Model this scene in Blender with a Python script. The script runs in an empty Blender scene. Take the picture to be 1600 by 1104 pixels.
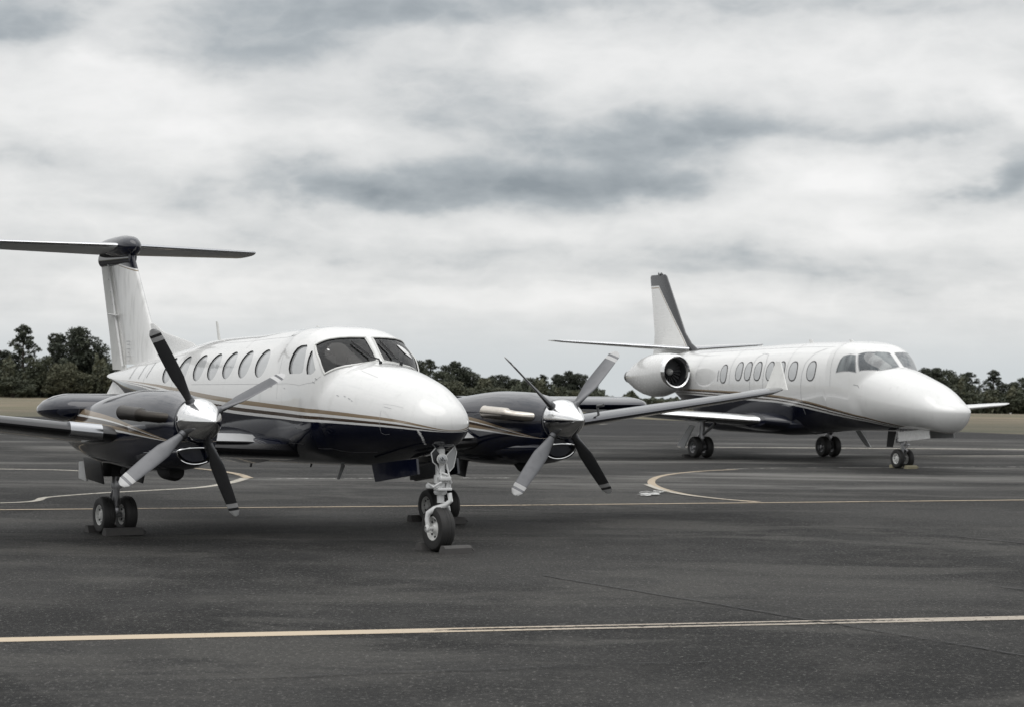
import bpy, bmesh, math, random
from mathutils import Vector, Matrix, noise
R = math.radians
sc = bpy.context.scene
COL = sc.collection
# ---------------------------------------------------------------- camera
F, CAM_H, PITCH, ROLL = 3236.0, 2.225, R(0.466), R(0.672)
cam_d = bpy.data.cameras.new("camera"); cam = bpy.data.objects.new("camera", cam_d); COL.objects.link(cam)
cam_d.sensor_width = 36; cam_d.lens = 36*F/1600; cam_d.clip_end = 5000; cam_d.clip_start = .1
fw = Vector((0, math.cos(PITCH), math.sin(PITCH))); up0 = Vector((0, -math.sin(PITCH), math.cos(PITCH))); rt0 = Vector((1, 0, 0))
rt = rt0*math.cos(ROLL)+up0*math.sin(ROLL); up = -rt0*math.sin(ROLL)+up0*math.cos(ROLL)
M = Matrix((rt, up, -fw)).transposed().to_4x4(); M.translation = (0, 0, CAM_H)
cam.matrix_world = M
cam_d.dof.use_dof = True; cam_d.dof.focus_distance = 25.5; cam_d.dof.aperture_fstop = 3.8
sc.camera = cam
sc.view_settings.view_transform = 'Standard'; sc.view_settings.look = 'None'
sc.view_settings.exposure = 0.0; sc.view_settings.gamma = 1.0; sc.view_settings.use_curve_mapping = False

# ---------------------------------------------------------------- node helpers
class NT:
    def __init__(s, t): s.t = t; t.nodes.clear()
    def n(s, typ, ins=None, **kw):
        nd = s.t.nodes.new(typ)
        for k, v in kw.items(): setattr(nd, k, v)
        for k, v in (ins or {}).items():
            i = nd.inputs[k]
            if hasattr(v, 'node'): s.t.links.new(v, i)
            else: i.default_value = v
        return nd
    def m(s, op, a, b=None, c=None, clamp=False):
        nd = s.t.nodes.new('ShaderNodeMath'); nd.operation = op; nd.use_clamp = clamp
        for i, v in enumerate((a, b, c)):
            if v is None: continue
            if hasattr(v, 'node'): s.t.links.new(v, nd.inputs[i])
            else: nd.inputs[i].default_value = v
        return nd.outputs[0]
    def ramp(s, f, stops, interp='LINEAR'):
        nd = s.t.nodes.new('ShaderNodeValToRGB'); nd.color_ramp.interpolation = interp
        e = nd.color_ramp.elements
        while len(e) < len(stops): e.new(.5)
        for q, (p, c) in zip(e, stops):
            q.position = p; q.color = c if len(c) == 4 else (*c, 1)
        s.t.links.new(f, nd.inputs[0]); return nd.outputs[0]
    def mr(s, v, a, b, c=0., d=1., kind='SMOOTHSTEP'):
        nd = s.t.nodes.new('ShaderNodeMapRange'); nd.interpolation_type = kind
        s.t.links.new(v, nd.inputs[0])
        for i, q in zip((1, 2, 3, 4), (a, b, c, d)): nd.inputs[i].default_value = q
        return nd.outputs[0]
    def mix(s, f, a, b, blend='MIX'):
        nd = s.t.nodes.new('ShaderNodeMix'); nd.data_type = 'RGBA'; nd.blend_type = blend
        for i, v in ((0, f), (6, a), (7, b)):
            if hasattr(v, 'node'): s.t.links.new(v, nd.inputs[i])
            else: nd.inputs[i].default_value = v if i == 0 or len(v) == 4 else (*v, 1)
        return nd.outputs[2]
    def noise(s, vec, scale, detail=4, rough=.55, dist=0.):
        nd = s.n('ShaderNodeTexNoise', {'Vector': vec, 'Scale': scale, 'Detail': detail, 'Roughness': rough, 'Distortion': dist}); return nd.outputs[0]

# ---------------------------------------------------------------- world: overcast sky
SUN_EL, SUN_ROT = R(72), R(200)
w = bpy.data.worlds.new("World"); sc.world = w; w.use_nodes = True
T = NT(w.node_tree)
sky = T.n('ShaderNodeTexSky', sky_type='NISHITA', sun_disc=False, sun_elevation=SUN_EL, sun_rotation=SUN_ROT)
tc = T.n('ShaderNodeTexCoord').outputs['Generated']
sep = T.n('ShaderNodeSeparateXYZ', {0: tc})
dx, dy, dz = sep.outputs
el = T.m('ARCSINE', T.m('MAXIMUM', dz, 0.0)); az = T.m('ARCTAN2', dx, dy)
# the cloud deck: a layer overhead, flattened towards the horizon
k = T.m('DIVIDE', 1.0, T.m('ADD', T.m('MAXIMUM', dz, 0.0), 0.10))
deck = T.n('ShaderNodeCombineXYZ', {0: T.m('MULTIPLY', dx, k), 1: T.m('MULTIPLY', dy, k), 2: 1.7}).outputs[0]
wob = T.noise(T.n('ShaderNodeCombineXYZ', {0: T.m('MULTIPLY', az, 12.0), 1: T.m('MULTIPLY', el, 26.0), 2: 4.3}).outputs[0], 1.0, 5, .5)
wob2 = T.noise(T.n('ShaderNodeCombineXYZ', {0: T.m('MULTIPLY', az, 14.0), 1: T.m('MULTIPLY', el, 24.0), 2: 9.1}).outputs[0], 1.0, 5, .52)
angv = T.n('ShaderNodeCombineXYZ', {0: T.m('MULTIPLY', az, 9.0), 1: T.m('MULTIPLY', el, 24.0), 2: .3}).outputs[0]
n1 = T.noise(deck, 1.5, 3, .45, .35)
n3 = T.noise(angv, 1.0, 5, .5, .4)
puff = T.noise(T.n('ShaderNodeCombineXYZ', {0: T.m('MULTIPLY', az, 24.0), 1: T.m('MULTIPLY', el, 48.0), 2: 2.2}).outputs[0], 1.0, 5, .55, .2)
billow = T.m('SUBTRACT', .5, T.m('ABSOLUTE', T.m('SUBTRACT', T.m('MULTIPLY', puff, 2.0), 1.0)))
n2 = T.noise(T.n('ShaderNodeVectorMath', {0: deck, 1: (3.1, 9.4, 1.0)}).outputs[0], 3.6, 4, .48, .5)
cl = T.m('ADD', T.m('MULTIPLY', T.m('SUBTRACT', n1, .5), .40), T.m('MULTIPLY', T.m('SUBTRACT', n2, .5), .22))
azw = T.m('ADD', az, T.m('MULTIPLY', T.m('SUBTRACT', wob, .5), .13)); elw = T.m('ADD', el, T.m('MULTIPLY', T.m('SUBTRACT', wob2, .5), .036))
def bank(a, e, ra, re, amt):
    """a cloud bank (azimuth, elevation, radii in radians); amt > 0 lighter, < 0 darker"""
    u = T.m('DIVIDE', T.m('SUBTRACT', azw, a), ra); dv = T.m('SUBTRACT', elw, e)
    v = T.m('MAXIMUM', T.m('DIVIDE', dv, re*1.15), T.m('DIVIDE', dv, -re*(.5 if amt < 0 else .9)))   # flatter undersides
    r2 = T.m('ADD', T.m('MULTIPLY', u, u), T.m('MULTIPLY', v, v))
    return T.m('MULTIPLY', T.m('POWER', 2.718, T.m('MULTIPLY', r2, -1.0)), amt)
BANKS = [(-0.2318, 0.1574, 0.0525, 0.0185, -0.62), (-0.1236, 0.1509, 0.0618, 0.0263, -0.55), (-0.1854, 0.1471, 0.0139, 0.0155, 0.4), (-0.0464, 0.1688, 0.0618, 0.0185, -0.4), (0.0618, 0.1732, 0.102, 0.017, -0.34), (0.1854, 0.1746, 0.068, 0.0124, -0.22), (-0.2132, 0.1205, 0.0556, 0.0216, 0.3), (-0.1545, 0.1073, 0.0247, 0.0185, 0.36), (-0.241, 0.0939, 0.0402, 0.0093, -0.3), (-0.1051, 0.1218, 0.034, 0.0139, -0.16), (-0.0247, 0.1304, 0.0402, 0.0185, -0.3), (0.0309, 0.1496, 0.034, 0.0124, 0.22), (0.0093, 0.1447, 0.0185, 0.0093, 0.15), (-0.0742, 0.1051, 0.0556, 0.0099, 0.25), (-0.0494, 0.1162, 0.0464, 0.0077, -0.12), (-0.0989, 0.0863, 0.0711, 0.0185, -0.42), (-0.0124, 0.0889, 0.0803, 0.0232, -0.5), (0.068, 0.0913, 0.0433, 0.0185, -0.5), (-0.0494, 0.0776, 0.0464, 0.008, -0.25), (0.0402, 0.1126, 0.0618, 0.0124, -0.26), (0.1298, 0.1137, 0.068, 0.0124, -0.36), (0.2009, 0.1145, 0.0371, 0.0093, -0.28), (0.1607, 0.0955, 0.0494, 0.0105, 0.3), (0.1174, 0.0811, 0.0309, 0.0062, 0.14), (0.1916, 0.0882, 0.0309, 0.008, 0.22), (0.2333, 0.0886, 0.0232, 0.0216, -0.8), (0.1545, 0.1063, 0.0464, 0.008, -0.14), (0.2379, 0.1227, 0.0155, 0.0155, 0.36), (0.0927, 0.1457, 0.0494, 0.0124, 0.06), (0.1854, 0.1468, 0.0556, 0.0124, 0.12), (0.1607, 0.1341, 0.0464, 0.0062, -0.12), (-0.1854, 0.0698, 0.0618, 0.0068, 0.18), (-0.0556, 0.0544, 0.1051, 0.0087, -0.26), (0.0927, 0.0499, 0.0927, 0.008, -0.24), (0.1545, 0.0661, 0.0618, 0.008, 0.24), (0.17, 0.0724, 0.0185, 0.0093, 0.14), (0.0155, 0.066, 0.0556, 0.0062, 0.14), (-0.1545, 0.0408, 0.068, 0.0056, 0.18), (0.0155, 0.036, 0.0742, 0.0049, 0.22), (0.1854, 0.0433, 0.0803, 0.0068, -0.2), (0.1391, 0.0319, 0.0618, 0.0043, 0.16), (-0.2287, 0.0353, 0.0525, 0.0068, -0.14), (-0.1174, 0.0227, 0.0927, 0.0049, -0.1), (-0.0309, 0.0438, 0.0618, 0.0043, -0.12), (0.0618, 0.0248, 0.0927, 0.0043, -0.1)]
cl = T.m('ADD', cl, T.m('MULTIPLY', T.m('SUBTRACT', n3, .5), .75))
cl = T.m('ADD', cl, T.m('MULTIPLY', T.m('SUBTRACT', billow, .25), .42))
for b in BANKS: cl = T.m('ADD', cl, bank(*b))
cl = T.m('MULTIPLY', cl, T.mr(el, .22, .6, 1.0, 3.6))
den = T.m('MULTIPLY', cl, T.mr(el, .0, .05, .65, 1.0))
tone = T.ramp(T.m('ADD', T.m('MULTIPLY', den, .74), .60, clamp=True), [(0, (.28, .315, .345)), (.25, (.44, .475, .50)), (.5, (.70, .712, .715)), (.75, (.85, .852, .847)), (1, (.96, .955, .95))])
lowsky = T.mix(T.mr(el, -.005, .035), (.64, .68, .70), tone)
zen = T.mr(el, .20, 1.0, 1.0, 1.9)
cov = T.mix(.94, T.mix(1.0, sky.outputs[0], (.07, .07, .07), 'MULTIPLY'), lowsky)
out = T.n('ShaderNodeBackground', {'Color': cov, 'Strength': T.m('MULTIPLY', zen, 1.0)})
T.n('ShaderNodeOutputWorld', {0: out.outputs[0]})
w.cycles.sampling_method = 'MANUAL'; w.cycles.sample_map_resolution = 512

sd = bpy.data.lights.new("sun", 'SUN'); sun = bpy.data.objects.new("sun", sd); COL.objects.link(sun)
sd.energy = .85; sd.angle = R(50); sd.color = (1, .97, .93)
sun.rotation_euler = Vector((math.sin(SUN_ROT)*math.cos(SUN_EL), math.cos(SUN_ROT)*math.cos(SUN_EL), math.sin(SUN_EL))).to_track_quat('Z', 'Y').to_euler()
sun.location = (0, 0, 60)
# ---------------------------------------------------------------- materials
MATS = {}
def mat(name, fn):
    m = bpy.data.materials.new(name); m.use_nodes = True; t = NT(m.node_tree)
    sh = fn(t); t.n('ShaderNodeOutputMaterial', {0: sh}); MATS[name] = m; return m
def pb(t, col, rough=.5, metal=0., coat=0., bump=None, **kw):
    ins = {'Base Color': col if hasattr(col, 'node') else (*col, 1), 'Roughness': rough, 'Metallic': metal, 'Coat Weight': coat, 'Coat Roughness': .03, 'Coat IOR': 1.5}
    ins.update(kw)
    if bump is not None: ins['Normal'] = bump
    return t.n('ShaderNodeBsdfPrincipled', ins).outputs[0]
def oc(t): return t.n('ShaderNodeTexCoord').outputs['Object']
def bump(t, h, s=.3, d=.01): return t.n('ShaderNodeBump', {'Height': h, 'Strength': s, 'Distance': d}).outputs[0]
def grimy(col, rough, coat=0., metal=0., amt=.25, scale=1.5):
    def f(t):
        c = oc(t); n = t.noise(c, scale, 6, .6); n2 = t.noise(c, scale*9, 4, .6)
        g = t.m('MULTIPLY', t.mr(n, .42, .75), amt)
        cc = t.mix(g, col, tuple(q*.72 for q in col))
        return pb(t, cc, t.m('ADD', rough, t.m('MULTIPLY', n2, .10)), metal, coat)
    return f
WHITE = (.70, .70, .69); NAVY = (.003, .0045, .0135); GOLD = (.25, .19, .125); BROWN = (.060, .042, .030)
def curve(t, x, pts, x0, x1, z0, z1):
    nd = t.n('ShaderNodeFloatCurve'); c = nd.mapping.curves[0]; nd.mapping.use_clip = False
    P = [((a-x0)/(x1-x0), (b-z0)/(z1-z0)) for a, b in pts]
    c.points[0].location = P[0]; c.points[1].location = P[-1]
    for p in P[1:-1]: c.points.new(*p)
    for p in c.points: p.handle_type = 'AUTO_CLAMPED'
    nd.mapping.update()
    t.t.links.new(t.m('DIVIDE', t.m('SUBTRACT', x, x0), x1-x0), nd.inputs[1])
    return t.m('ADD', t.m('MULTIPLY', nd.outputs[0], z1-z0), z0)
def livery(lo, hi, bands, x0, x1, z0=.5, z1=2.5, upper=WHITE):
    """white above, navy below, and a sweep of painted stripes between the two lines"""
    def f(t):
        c = oc(t); s = t.n('ShaderNodeSeparateXYZ', {0: c}); x, y, z = s.outputs
        zl = curve(t, x, lo, x0, x1, z0, z1); zh = curve(t, x, hi, x0, x1, z0, z1)
        q = t.m('DIVIDE', t.m('SUBTRACT', z, zl), t.m('MAXIMUM', t.m('SUBTRACT', zh, zl), .002))
        qq = t.m('ADD', t.m('MULTIPLY', q, .5), .25, clamp=True)      # q 0..1 -> .25...75
        n = t.noise(c, 1.1, 6, .62); n2 = t.noise(c, 14, 5, .65)
        st = t.noise(t.n('ShaderNodeMapping', {'Vector': c, 'Scale': (9, 9, .9)}).outputs[0], 1.0, 5, .6)
        wt = t.mix(t.m('MULTIPLY', t.mr(n, .45, .8), .22), upper, (.62, .63, .62)); wt = t.mix(t.m('MULTIPLY', t.mr(st, .55, .75), .30), wt, (.5, .5, .48))
        wt = t.mix(t.m('MULTIPLY', t.mr(n2, .68, .78), .14), wt, (.35, .34, .32))
        if upper is NAVY: wt = t.mix(t.m('MULTIPLY', t.mr(n2, .6, .8), .3), NAVY, (.02, .022, .03))
        stops = [(0, NAVY)]
        for p, col in bands: stops.append((.25+.5*p, col))
        col = t.ramp(qq, stops, 'CONSTANT'); isw = t.m('GREATER_THAN', q, 1.0)
        col = t.mix(isw, col, wt)
        dark = t.m('LESS_THAN', q, 0.0)
        nv = t.mix(t.m('MULTIPLY', t.mr(n2, .6, .8), .3), NAVY, (.02, .022, .03)); col = t.mix(dark, col, nv)
        # rivet rows and skin waviness, very shallow
        wv = t.noise(c, 2.2, 2, .5)
        return pb(t, col, t.m('ADD', .08, t.m('MULTIPLY', n2, .16)), 0, .75, bump(t, wv, .22, .02))
    return f
B5 = [(0, WHITE), (.20, BROWN), (.45, WHITE), (.68, GOLD)]
mat('ka_paint', livery([(-6.8, 2.03), (-5.5, 2.0), (-4.5, 1.96), (-3.1, 1.87), (-2.2, 1.74), (-.87, 1.625), (1.58, 1.55), (3.3, 1.525), (4.0, 1.505), (4.4, 1.48), (4.6, 1.462)],
                       [(-6.8, 2.035), (-5.5, 2.01), (-4.5, 2.0), (-3.1, 1.965), (-2.41, 1.93), (-.67, 1.82), (.99, 1.75), (2.44, 1.70), (3.27, 1.66), (4.0, 1.61), (4.35, 1.555), (4.6, 1.475)], B5, -7, 5))
mat('ci_paint', livery([(-6.3, 1.6), (-3, 1.62), (-.5, 1.56), (1.08, 1.51), (2.0, 1.485), (3.14, 1.385), (4.3, 1.24), (5.5, 1.11), (6.45, .985), (7.1, .93), (9, .80)],
                       [(-6.3, 1.8), (-3, 1.78), (-.94, 1.76), (.6, 1.73), (1.9, 1.68), (3.2, 1.575), (4.43, 1.40), (5.64, 1.22), (6.64, 1.055), (7.1, .985), (9, .85)], [(0, (.6, .6, .59)), (.24, BROWN), (.42, WHITE), (.60, BROWN), (.8, GOLD)], -7, 9))
mat('nac_paint', livery([(-2, 1.2), (-.6, 1.38), (1.0, 1.40), (1.5, 1.385), (2.0, 1.36), (2.5, 1.33), (2.8, 1.32), (3.6, 1.31)],
                        [(-2, 1.25), (-.6, 1.66), (.6, 1.62), (1.2, 1.57), (1.6, 1.52), (2.0, 1.46), (2.4, 1.39), (2.8, 1.33), (3.6, 1.315)], [(0, WHITE), (.16, GOLD), (.40, BROWN), (.62, WHITE), (.72, GOLD)], -2, 4, .5, 2.5, NAVY))
# nacelles are navy above the sweep too: same paint, dark upper
m_ = MATS['nac_paint']
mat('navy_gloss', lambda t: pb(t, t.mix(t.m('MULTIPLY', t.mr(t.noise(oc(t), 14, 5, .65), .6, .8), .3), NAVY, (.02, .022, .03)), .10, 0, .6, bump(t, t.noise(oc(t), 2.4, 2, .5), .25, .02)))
mat('white_paint', grimy(WHITE, .22, .8))
mat('offwhite_paint', grimy((.62, .62, .60), .38, .1, 0, .45, 6))
mat('grey_paint', grimy((.33, .335, .34), .4, .1, 0, .3, 3))
mat('tail_metal', grimy((.36, .365, .37), .33, .2, .3, .35, 3))
mat('chrome', lambda t: pb(t, (.82, .82, .82), t.m('ADD', .05, t.m('MULTIPLY', t.noise(oc(t), 6, 4), .06)), 1.))
mat('boot_silver', lambda t: pb(t, (.50, .51, .53), t.m('ADD', .10, t.m('MULTIPLY', t.noise(oc(t), 5, 4), .10)), .95))
mat('boot_black', lambda t: pb(t, (.016, .016, .018), t.m('ADD', .22, t.m('MULTIPLY', t.noise(oc(t), 8, 4), .15)), 0., .2))
mat('dark_grey', grimy((.03, .031, .033), .35, .2, 0, .3, 4))
mat('rubber', lambda t: pb(t, t.mix(t.noise(oc(t), 20, 4), (.012, .012, .012), (.026, .025, .024)), .62))
mat('seal', lambda t: pb(t, (.012, .012, .013), .5))
mat('wheel_paint', grimy((.68, .68, .66), .35, .1, 0, .5, 14))
mat('gear_white', grimy((.66, .665, .66), .32, .2, 0, .55, 12))
mat('gear_metal', grimy((.38, .38, .39), .30, 0, .75, .4, 12))
mat('exhaust', grimy((.55, .51, .46), .20, 0, .95, .5, 9))
mat('exhaust_dark', grimy((.05, .045, .04), .30, 0, .8, .6, 9))
mat('blade', grimy((.12, .122, .128), .34, 0, .85, .4, 10))
mat('blade_white', grimy((.46, .46, .46), .4, 0, 0, .3, 10))
mat('chock', grimy((.075, .072, .07), .75, 0, 0, .5, 12))
mat('chock_yellow', grimy((.33, .30, .2), .7, 0, 0, .5, 12))
mat('black', lambda t: pb(t, (.004, .004, .004), .8))
mat('cockpit', lambda t: pb(t, (.012, .012, .013), .7))
mat('seat_fabric', lambda t: pb(t, (.22, .21, .20), .8))
def shade_glass(t):
    c = oc(t); n = t.noise(c, 3.0, 2)
    return pb(t, t.mix(n, (.40, .41, .415), (.52, .53, .53)), .10, 0, .8, **{'IOR': 1.5})
mat('window_glass', shade_glass)
def clear_glass(t):
    fr = t.n('ShaderNodeFresnel', {'IOR': 1.45}).outputs[0]
    gl = t.n('ShaderNodeBsdfGlossy', {'Color': (1, 1, 1, 1), 'Roughness': .02}).outputs[0]
    tr = t.n('ShaderNodeBsdfTransparent', {'Color': (.70, .73, .73, 1)}).outputs[0]
    return t.n('ShaderNodeMixShader', {0: fr, 1: tr, 2: gl}).outputs[0]
mat('clear_glass', clear_glass)
mat('ci_glass', lambda t: pb(t, t.mix(t.mr(t.noise(t.n('ShaderNodeMapping', {'Vector': oc(t), 'Scale': (5, 2.2, .8)}).outputs[0], 1., 3, .5), .42, .62), (.018, .028, .036), (.14, .16, .165)), .04, 0, 1., **{'IOR': 1.6}))
mat('lens', lambda t: pb(t, (.35, .36, .37), .08, .3, .8))
def fin_paint(t):
    c = oc(t); x, y, z = t.n('ShaderNodeSeparateXYZ', {0: c}).outputs
    # distance in front of the slanted line
    d = t.m('SUBTRACT', x, t.m('ADD', t.m('MULTIPLY', z, -.98), -1.22))
    d = t.m('MAXIMUM', d, t.m('SUBTRACT', z, 4.74))
    st = t.noise(t.n('ShaderNodeMapping', {'Vector': c, 'Scale': (1.5, 1.5, 12)}).outputs[0], 1.0, 4)
    wt = t.mix(t.m('MULTIPLY', t.mr(t.noise(c, 3, 6), .5, .8), .35), WHITE, (.5, .5, .49))
    col = t.ramp(t.m('ADD', t.m('MULTIPLY', d, 2), .5, clamp=True), [(0, WHITE), (.35, GOLD), (.415, WHITE), (.50, (.028, .029, .032))], 'CONSTANT')
    col = t.mix(t.m('LESS_THAN', d, -.075), col, wt); 
    return pb(t, col, t.m('ADD', .16, t.m('MULTIPLY', st, .2)), 0, .4)
mat('fin_livery', fin_paint)
def kfin(t):
    c = oc(t); x, y, z = t.n('ShaderNodeSeparateXYZ', {0: c}).outputs
    d = t.m('SUBTRACT', z, t.m('ADD', 3.83, t.m('MULTIPLY', t.m('ADD', x, 5.8), -.16)))
    wt = t.mix(t.m('MULTIPLY', t.mr(t.noise(t.n('ShaderNodeMapping', {'Vector': c, 'Scale': (4, 4, .8)}).outputs[0], 2, 6, .6), .45, .75), .5), (.76, .76, .75), (.42, .42, .41))
    col = t.ramp(t.m('ADD', t.m('MULTIPLY', d, 2), .5, clamp=True), [(0, WHITE), (.42, GOLD), (.455, WHITE), (.50, NAVY)], 'CONSTANT')
    col = t.mix(t.m('LESS_THAN', d, -.045), col, wt)
    return pb(t, col, .22, 0, .3)
mat('kfin_livery', kfin)

# ground materials
def asphalt(t):
    c = oc(t)
    a = t.noise(c, .13, 6, .62, .3); b = t.noise(c, .9, 7, .7); g = t.noise(c, 24, 4, .8); g2 = t.noise(c, 9, 5, .75)
    v = t.n('ShaderNodeTexVoronoi', {'Vector': c, 'Scale': 42.0}).outputs[0]
    st = t.noise(t.n('ShaderNodeMapping', {'Vector': c, 'Scale': (.07, .30, 1), 'Rotation': (0, 0, R(8))}).outputs[0], 1.0, 6, .66, .4)
    y = t.n('ShaderNodeSeparateXYZ', {0: c}).outputs[1]
    col = t.mix(t.mr(a, .43, .57), (.008, .008, .0079), (.030, .0295, .0285))
    a2 = t.noise(t.n('ShaderNodeMapping', {'Vector': c, 'Location': (31, 7, 0), 'Scale': (.5, 1, 1)}).outputs[0], .45, 6, .68, .5)
    col = t.mix(t.m('MULTIPLY', t.mr(a2, .49, .60), .6), col, (.066, .064, .059))
    col = t.mix(t.m('MULTIPLY', t.mr(b, .46, .70), .5), col, (.062, .060, .056))
    x_ = t.n('ShaderNodeSeparateXYZ', {0: c}).outputs[0]
    lane = t.m('FLOOR', t.m('DIVIDE', t.m('SUBTRACT', t.m('ADD', t.m('MULTIPLY', x_, .85), t.m('MULTIPLY', y, .53)), 12.1), 4.2))
    wn = t.n('ShaderNodeTexWhiteNoise', {'W': lane}, noise_dimensions='1D').outputs[0]
    col = t.mix(t.m('MULTIPLY', wn, .40), col, (.046, .045, .043))
    pd = t.m('ADD', t.m('ADD', t.m('MULTIPLY', t.m('ADD', x_, 2.72), -.857), t.m('MULTIPLY', t.m('SUBTRACT', y, 13.45), -.515)), t.m('MULTIPLY', t.m('SUBTRACT', b, .5), .5))
    col = t.mix(t.m('MULTIPLY', t.mr(pd, -.05, .10), .62), col, (.010, .010, .010))
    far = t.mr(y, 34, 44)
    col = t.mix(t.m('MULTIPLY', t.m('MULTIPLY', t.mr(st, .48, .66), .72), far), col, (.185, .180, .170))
    st2 = t.noise(t.n('ShaderNodeMapping', {'Vector': c, 'Scale': (.05, .5, 1), 'Location': (9, 3, 0)}).outputs[0], 1.0, 5, .6, .3)
    col = t.mix(t.m('MULTIPLY', t.mr(st2, .50, .64), t.m('MULTIPLY', far, .85)), col, (.017, .017, .017))
    col = t.mix(t.m('MULTIPLY', t.mr(y, 68, 76), .8), col, (.016, .016, .017))
    col = t.mix(t.m('MULTIPLY', t.mr(g2, .50, .72), .35), col, (.095, .092, .086)); col = t.mix(t.m('MULTIPLY', t.mr(g2, .30, .48, 1, 0), .35), col, (.014, .014, .014))
    col = t.mix(t.m('MULTIPLY', t.mr(g, .56, .68), .85), col, (.24, .235, .22)); col = t.mix(t.m('MULTIPLY', t.mr(v, .05, .40, 1, 0), .45), col, (.012, .012, .012))
    oil = t.noise(c, .5, 3, .5); col = t.mix(t.m('MULTIPLY', t.mr(oil, .58, .72), .5), col, (.015, .015, .015))
    h = t.m('ADD', t.m('MULTIPLY', g, .6), v)
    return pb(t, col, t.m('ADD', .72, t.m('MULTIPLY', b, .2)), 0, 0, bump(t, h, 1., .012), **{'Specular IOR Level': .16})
mat('asphalt', asphalt)
mat('asphalt_patch', lambda t: pb(t, t.mix(t.noise(oc(t), 2, 6, .7), (.012, .012, .012), (.026, .025, .024)), .85, 0, 0, bump(t, t.noise(oc(t), 60, 3, .7), .5, .006), **{'Specular IOR Level': .16}))
def linepaint(col, lo=.42, hi=.62, sc_=9.):
    def f(t):
        c = oc(t); x, y, z = t.n('ShaderNodeSeparateXYZ', {0: c}).outputs
        n = t.noise(c, sc_, 6, .75); m = t.noise(c, .5, 3, .6)
        worn = t.mr(t.m('ADD', n, t.m('MULTIPLY', t.m('SUBTRACT', m, .5), .5)), lo, hi)
        p = pb(t, t.mix(t.noise(c, 3, 5), col, tuple(q*.75 for q in col)), .7)
        return t.n('ShaderNodeMixShader', {0: worn, 1: p, 2: t.n('ShaderNodeBsdfTransparent').outputs[0]}).outputs[0]
    return f
mat('line_yellow', linepaint((.40, .325, .23), .52, .68))
mat('line_pale', linepaint((.44, .41, .35), .52, .70))
def frontline(t):
    c = oc(t); x, y, z = t.n('ShaderNodeSeparateXYZ', {0: c}).outputs
    n = t.noise(c, 14, 6, .75); n2 = t.noise(c, 1.5, 3, .6); v = t.m('ABSOLUTE', t.m('SUBTRACT', y, t.m('ADD', 17.87, t.m('MULTIPLY', x, .268))))
    mid = t.m('MULTIPLY', t.mr(v, .02, .075, 1, 0), t.m('MULTIPLY', t.mr(x, -.9, -.3), t.mr(x, 2.4, 4.2, 1, 0)))
    side = t.m('MULTIPLY', t.mr(x, -1.2, .1), .07)
    worn = t.mr(t.m('ADD', t.m('ADD', n, t.m('MULTIPLY', n2, .12)), t.m('ADD', t.m('MULTIPLY', mid, .32), side)), .68, .80)
    p = pb(t, t.mix(t.mr(x, -2, 1.5), (.47, .385, .28), (.33, .29, .24)), .7)
    return t.n('ShaderNodeMixShader', {0: worn, 1: p, 2: t.n('ShaderNodeBsdfTransparent').outputs[0]}).outputs[0]
mat('line_front', frontline)
mat('line_white', linepaint((.62, .62, .60), .42, .62, 4.))
mat('line_faint', linepaint((.36, .35, .33), .40, .60, 5.))
mat('crack', linepaint((.008, .008, .008), .52, .66, 5.))
mat('boot_dark', lambda t: pb(t, (.11, .112, .12), t.m('ADD', .07, t.m('MULTIPLY', t.noise(oc(t), 5, 4), .12)), .8, .35))
def grass(t):
    c = oc(t); yy = t.n('ShaderNodeSeparateXYZ', {0: c}).outputs[1]; n = t.noise(c, .07, 6, .6, .3); m = t.noise(t.n('ShaderNodeMapping', {'Vector': c, 'Scale': (.04, .3, 1)}).outputs[0], 1.0, 6, .65); g = t.noise(c, 4, 5, .75)
    col = t.mix(t.mr(n, .35, .65), (.20, .158, .108), (.125, .115, .068)); col = t.mix(t.m('MULTIPLY', t.mr(m, .45, .62), .7), col, (.060, .062, .036)); col = t.mix(t.m('MULTIPLY', t.mr(g, .5, .75), .4), col, (.30, .25, .18))
    col = t.mix(t.m('MULTIPLY', t.mr(t.m('ADD', yy, t.m('MULTIPLY', n, 40)), 108, 128, 1, 0), .7), col, (.052, .054, .034))
    return pb(t, col, .95, 0, 0, bump(t, g, .8, .12))
mat('grass', grass)
def leaf(a, b):
    def f(t):
        c = oc(t); n = t.noise(c, .8, 3, .6); h = t.n('ShaderNodeObjectInfo').outputs['Random']
        col = t.mix(t.mr(t.m('ADD', n, t.m('MULTIPLY', t.m('SUBTRACT', h, .5), .3)), .35, .65), a, b)
        return pb(t, col, .75)
    return f
mat('leaf_dark', leaf((.030, .037, .024), (.052, .060, .036)))
mat('leaf_olive', leaf((.046, .054, .030), (.080, .082, .048)))
mat('bark', lambda t: pb(t, t.mix(t.noise(oc(t), 6, 5), (.05, .042, .034), (.11, .095, .08)), .9))
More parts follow.
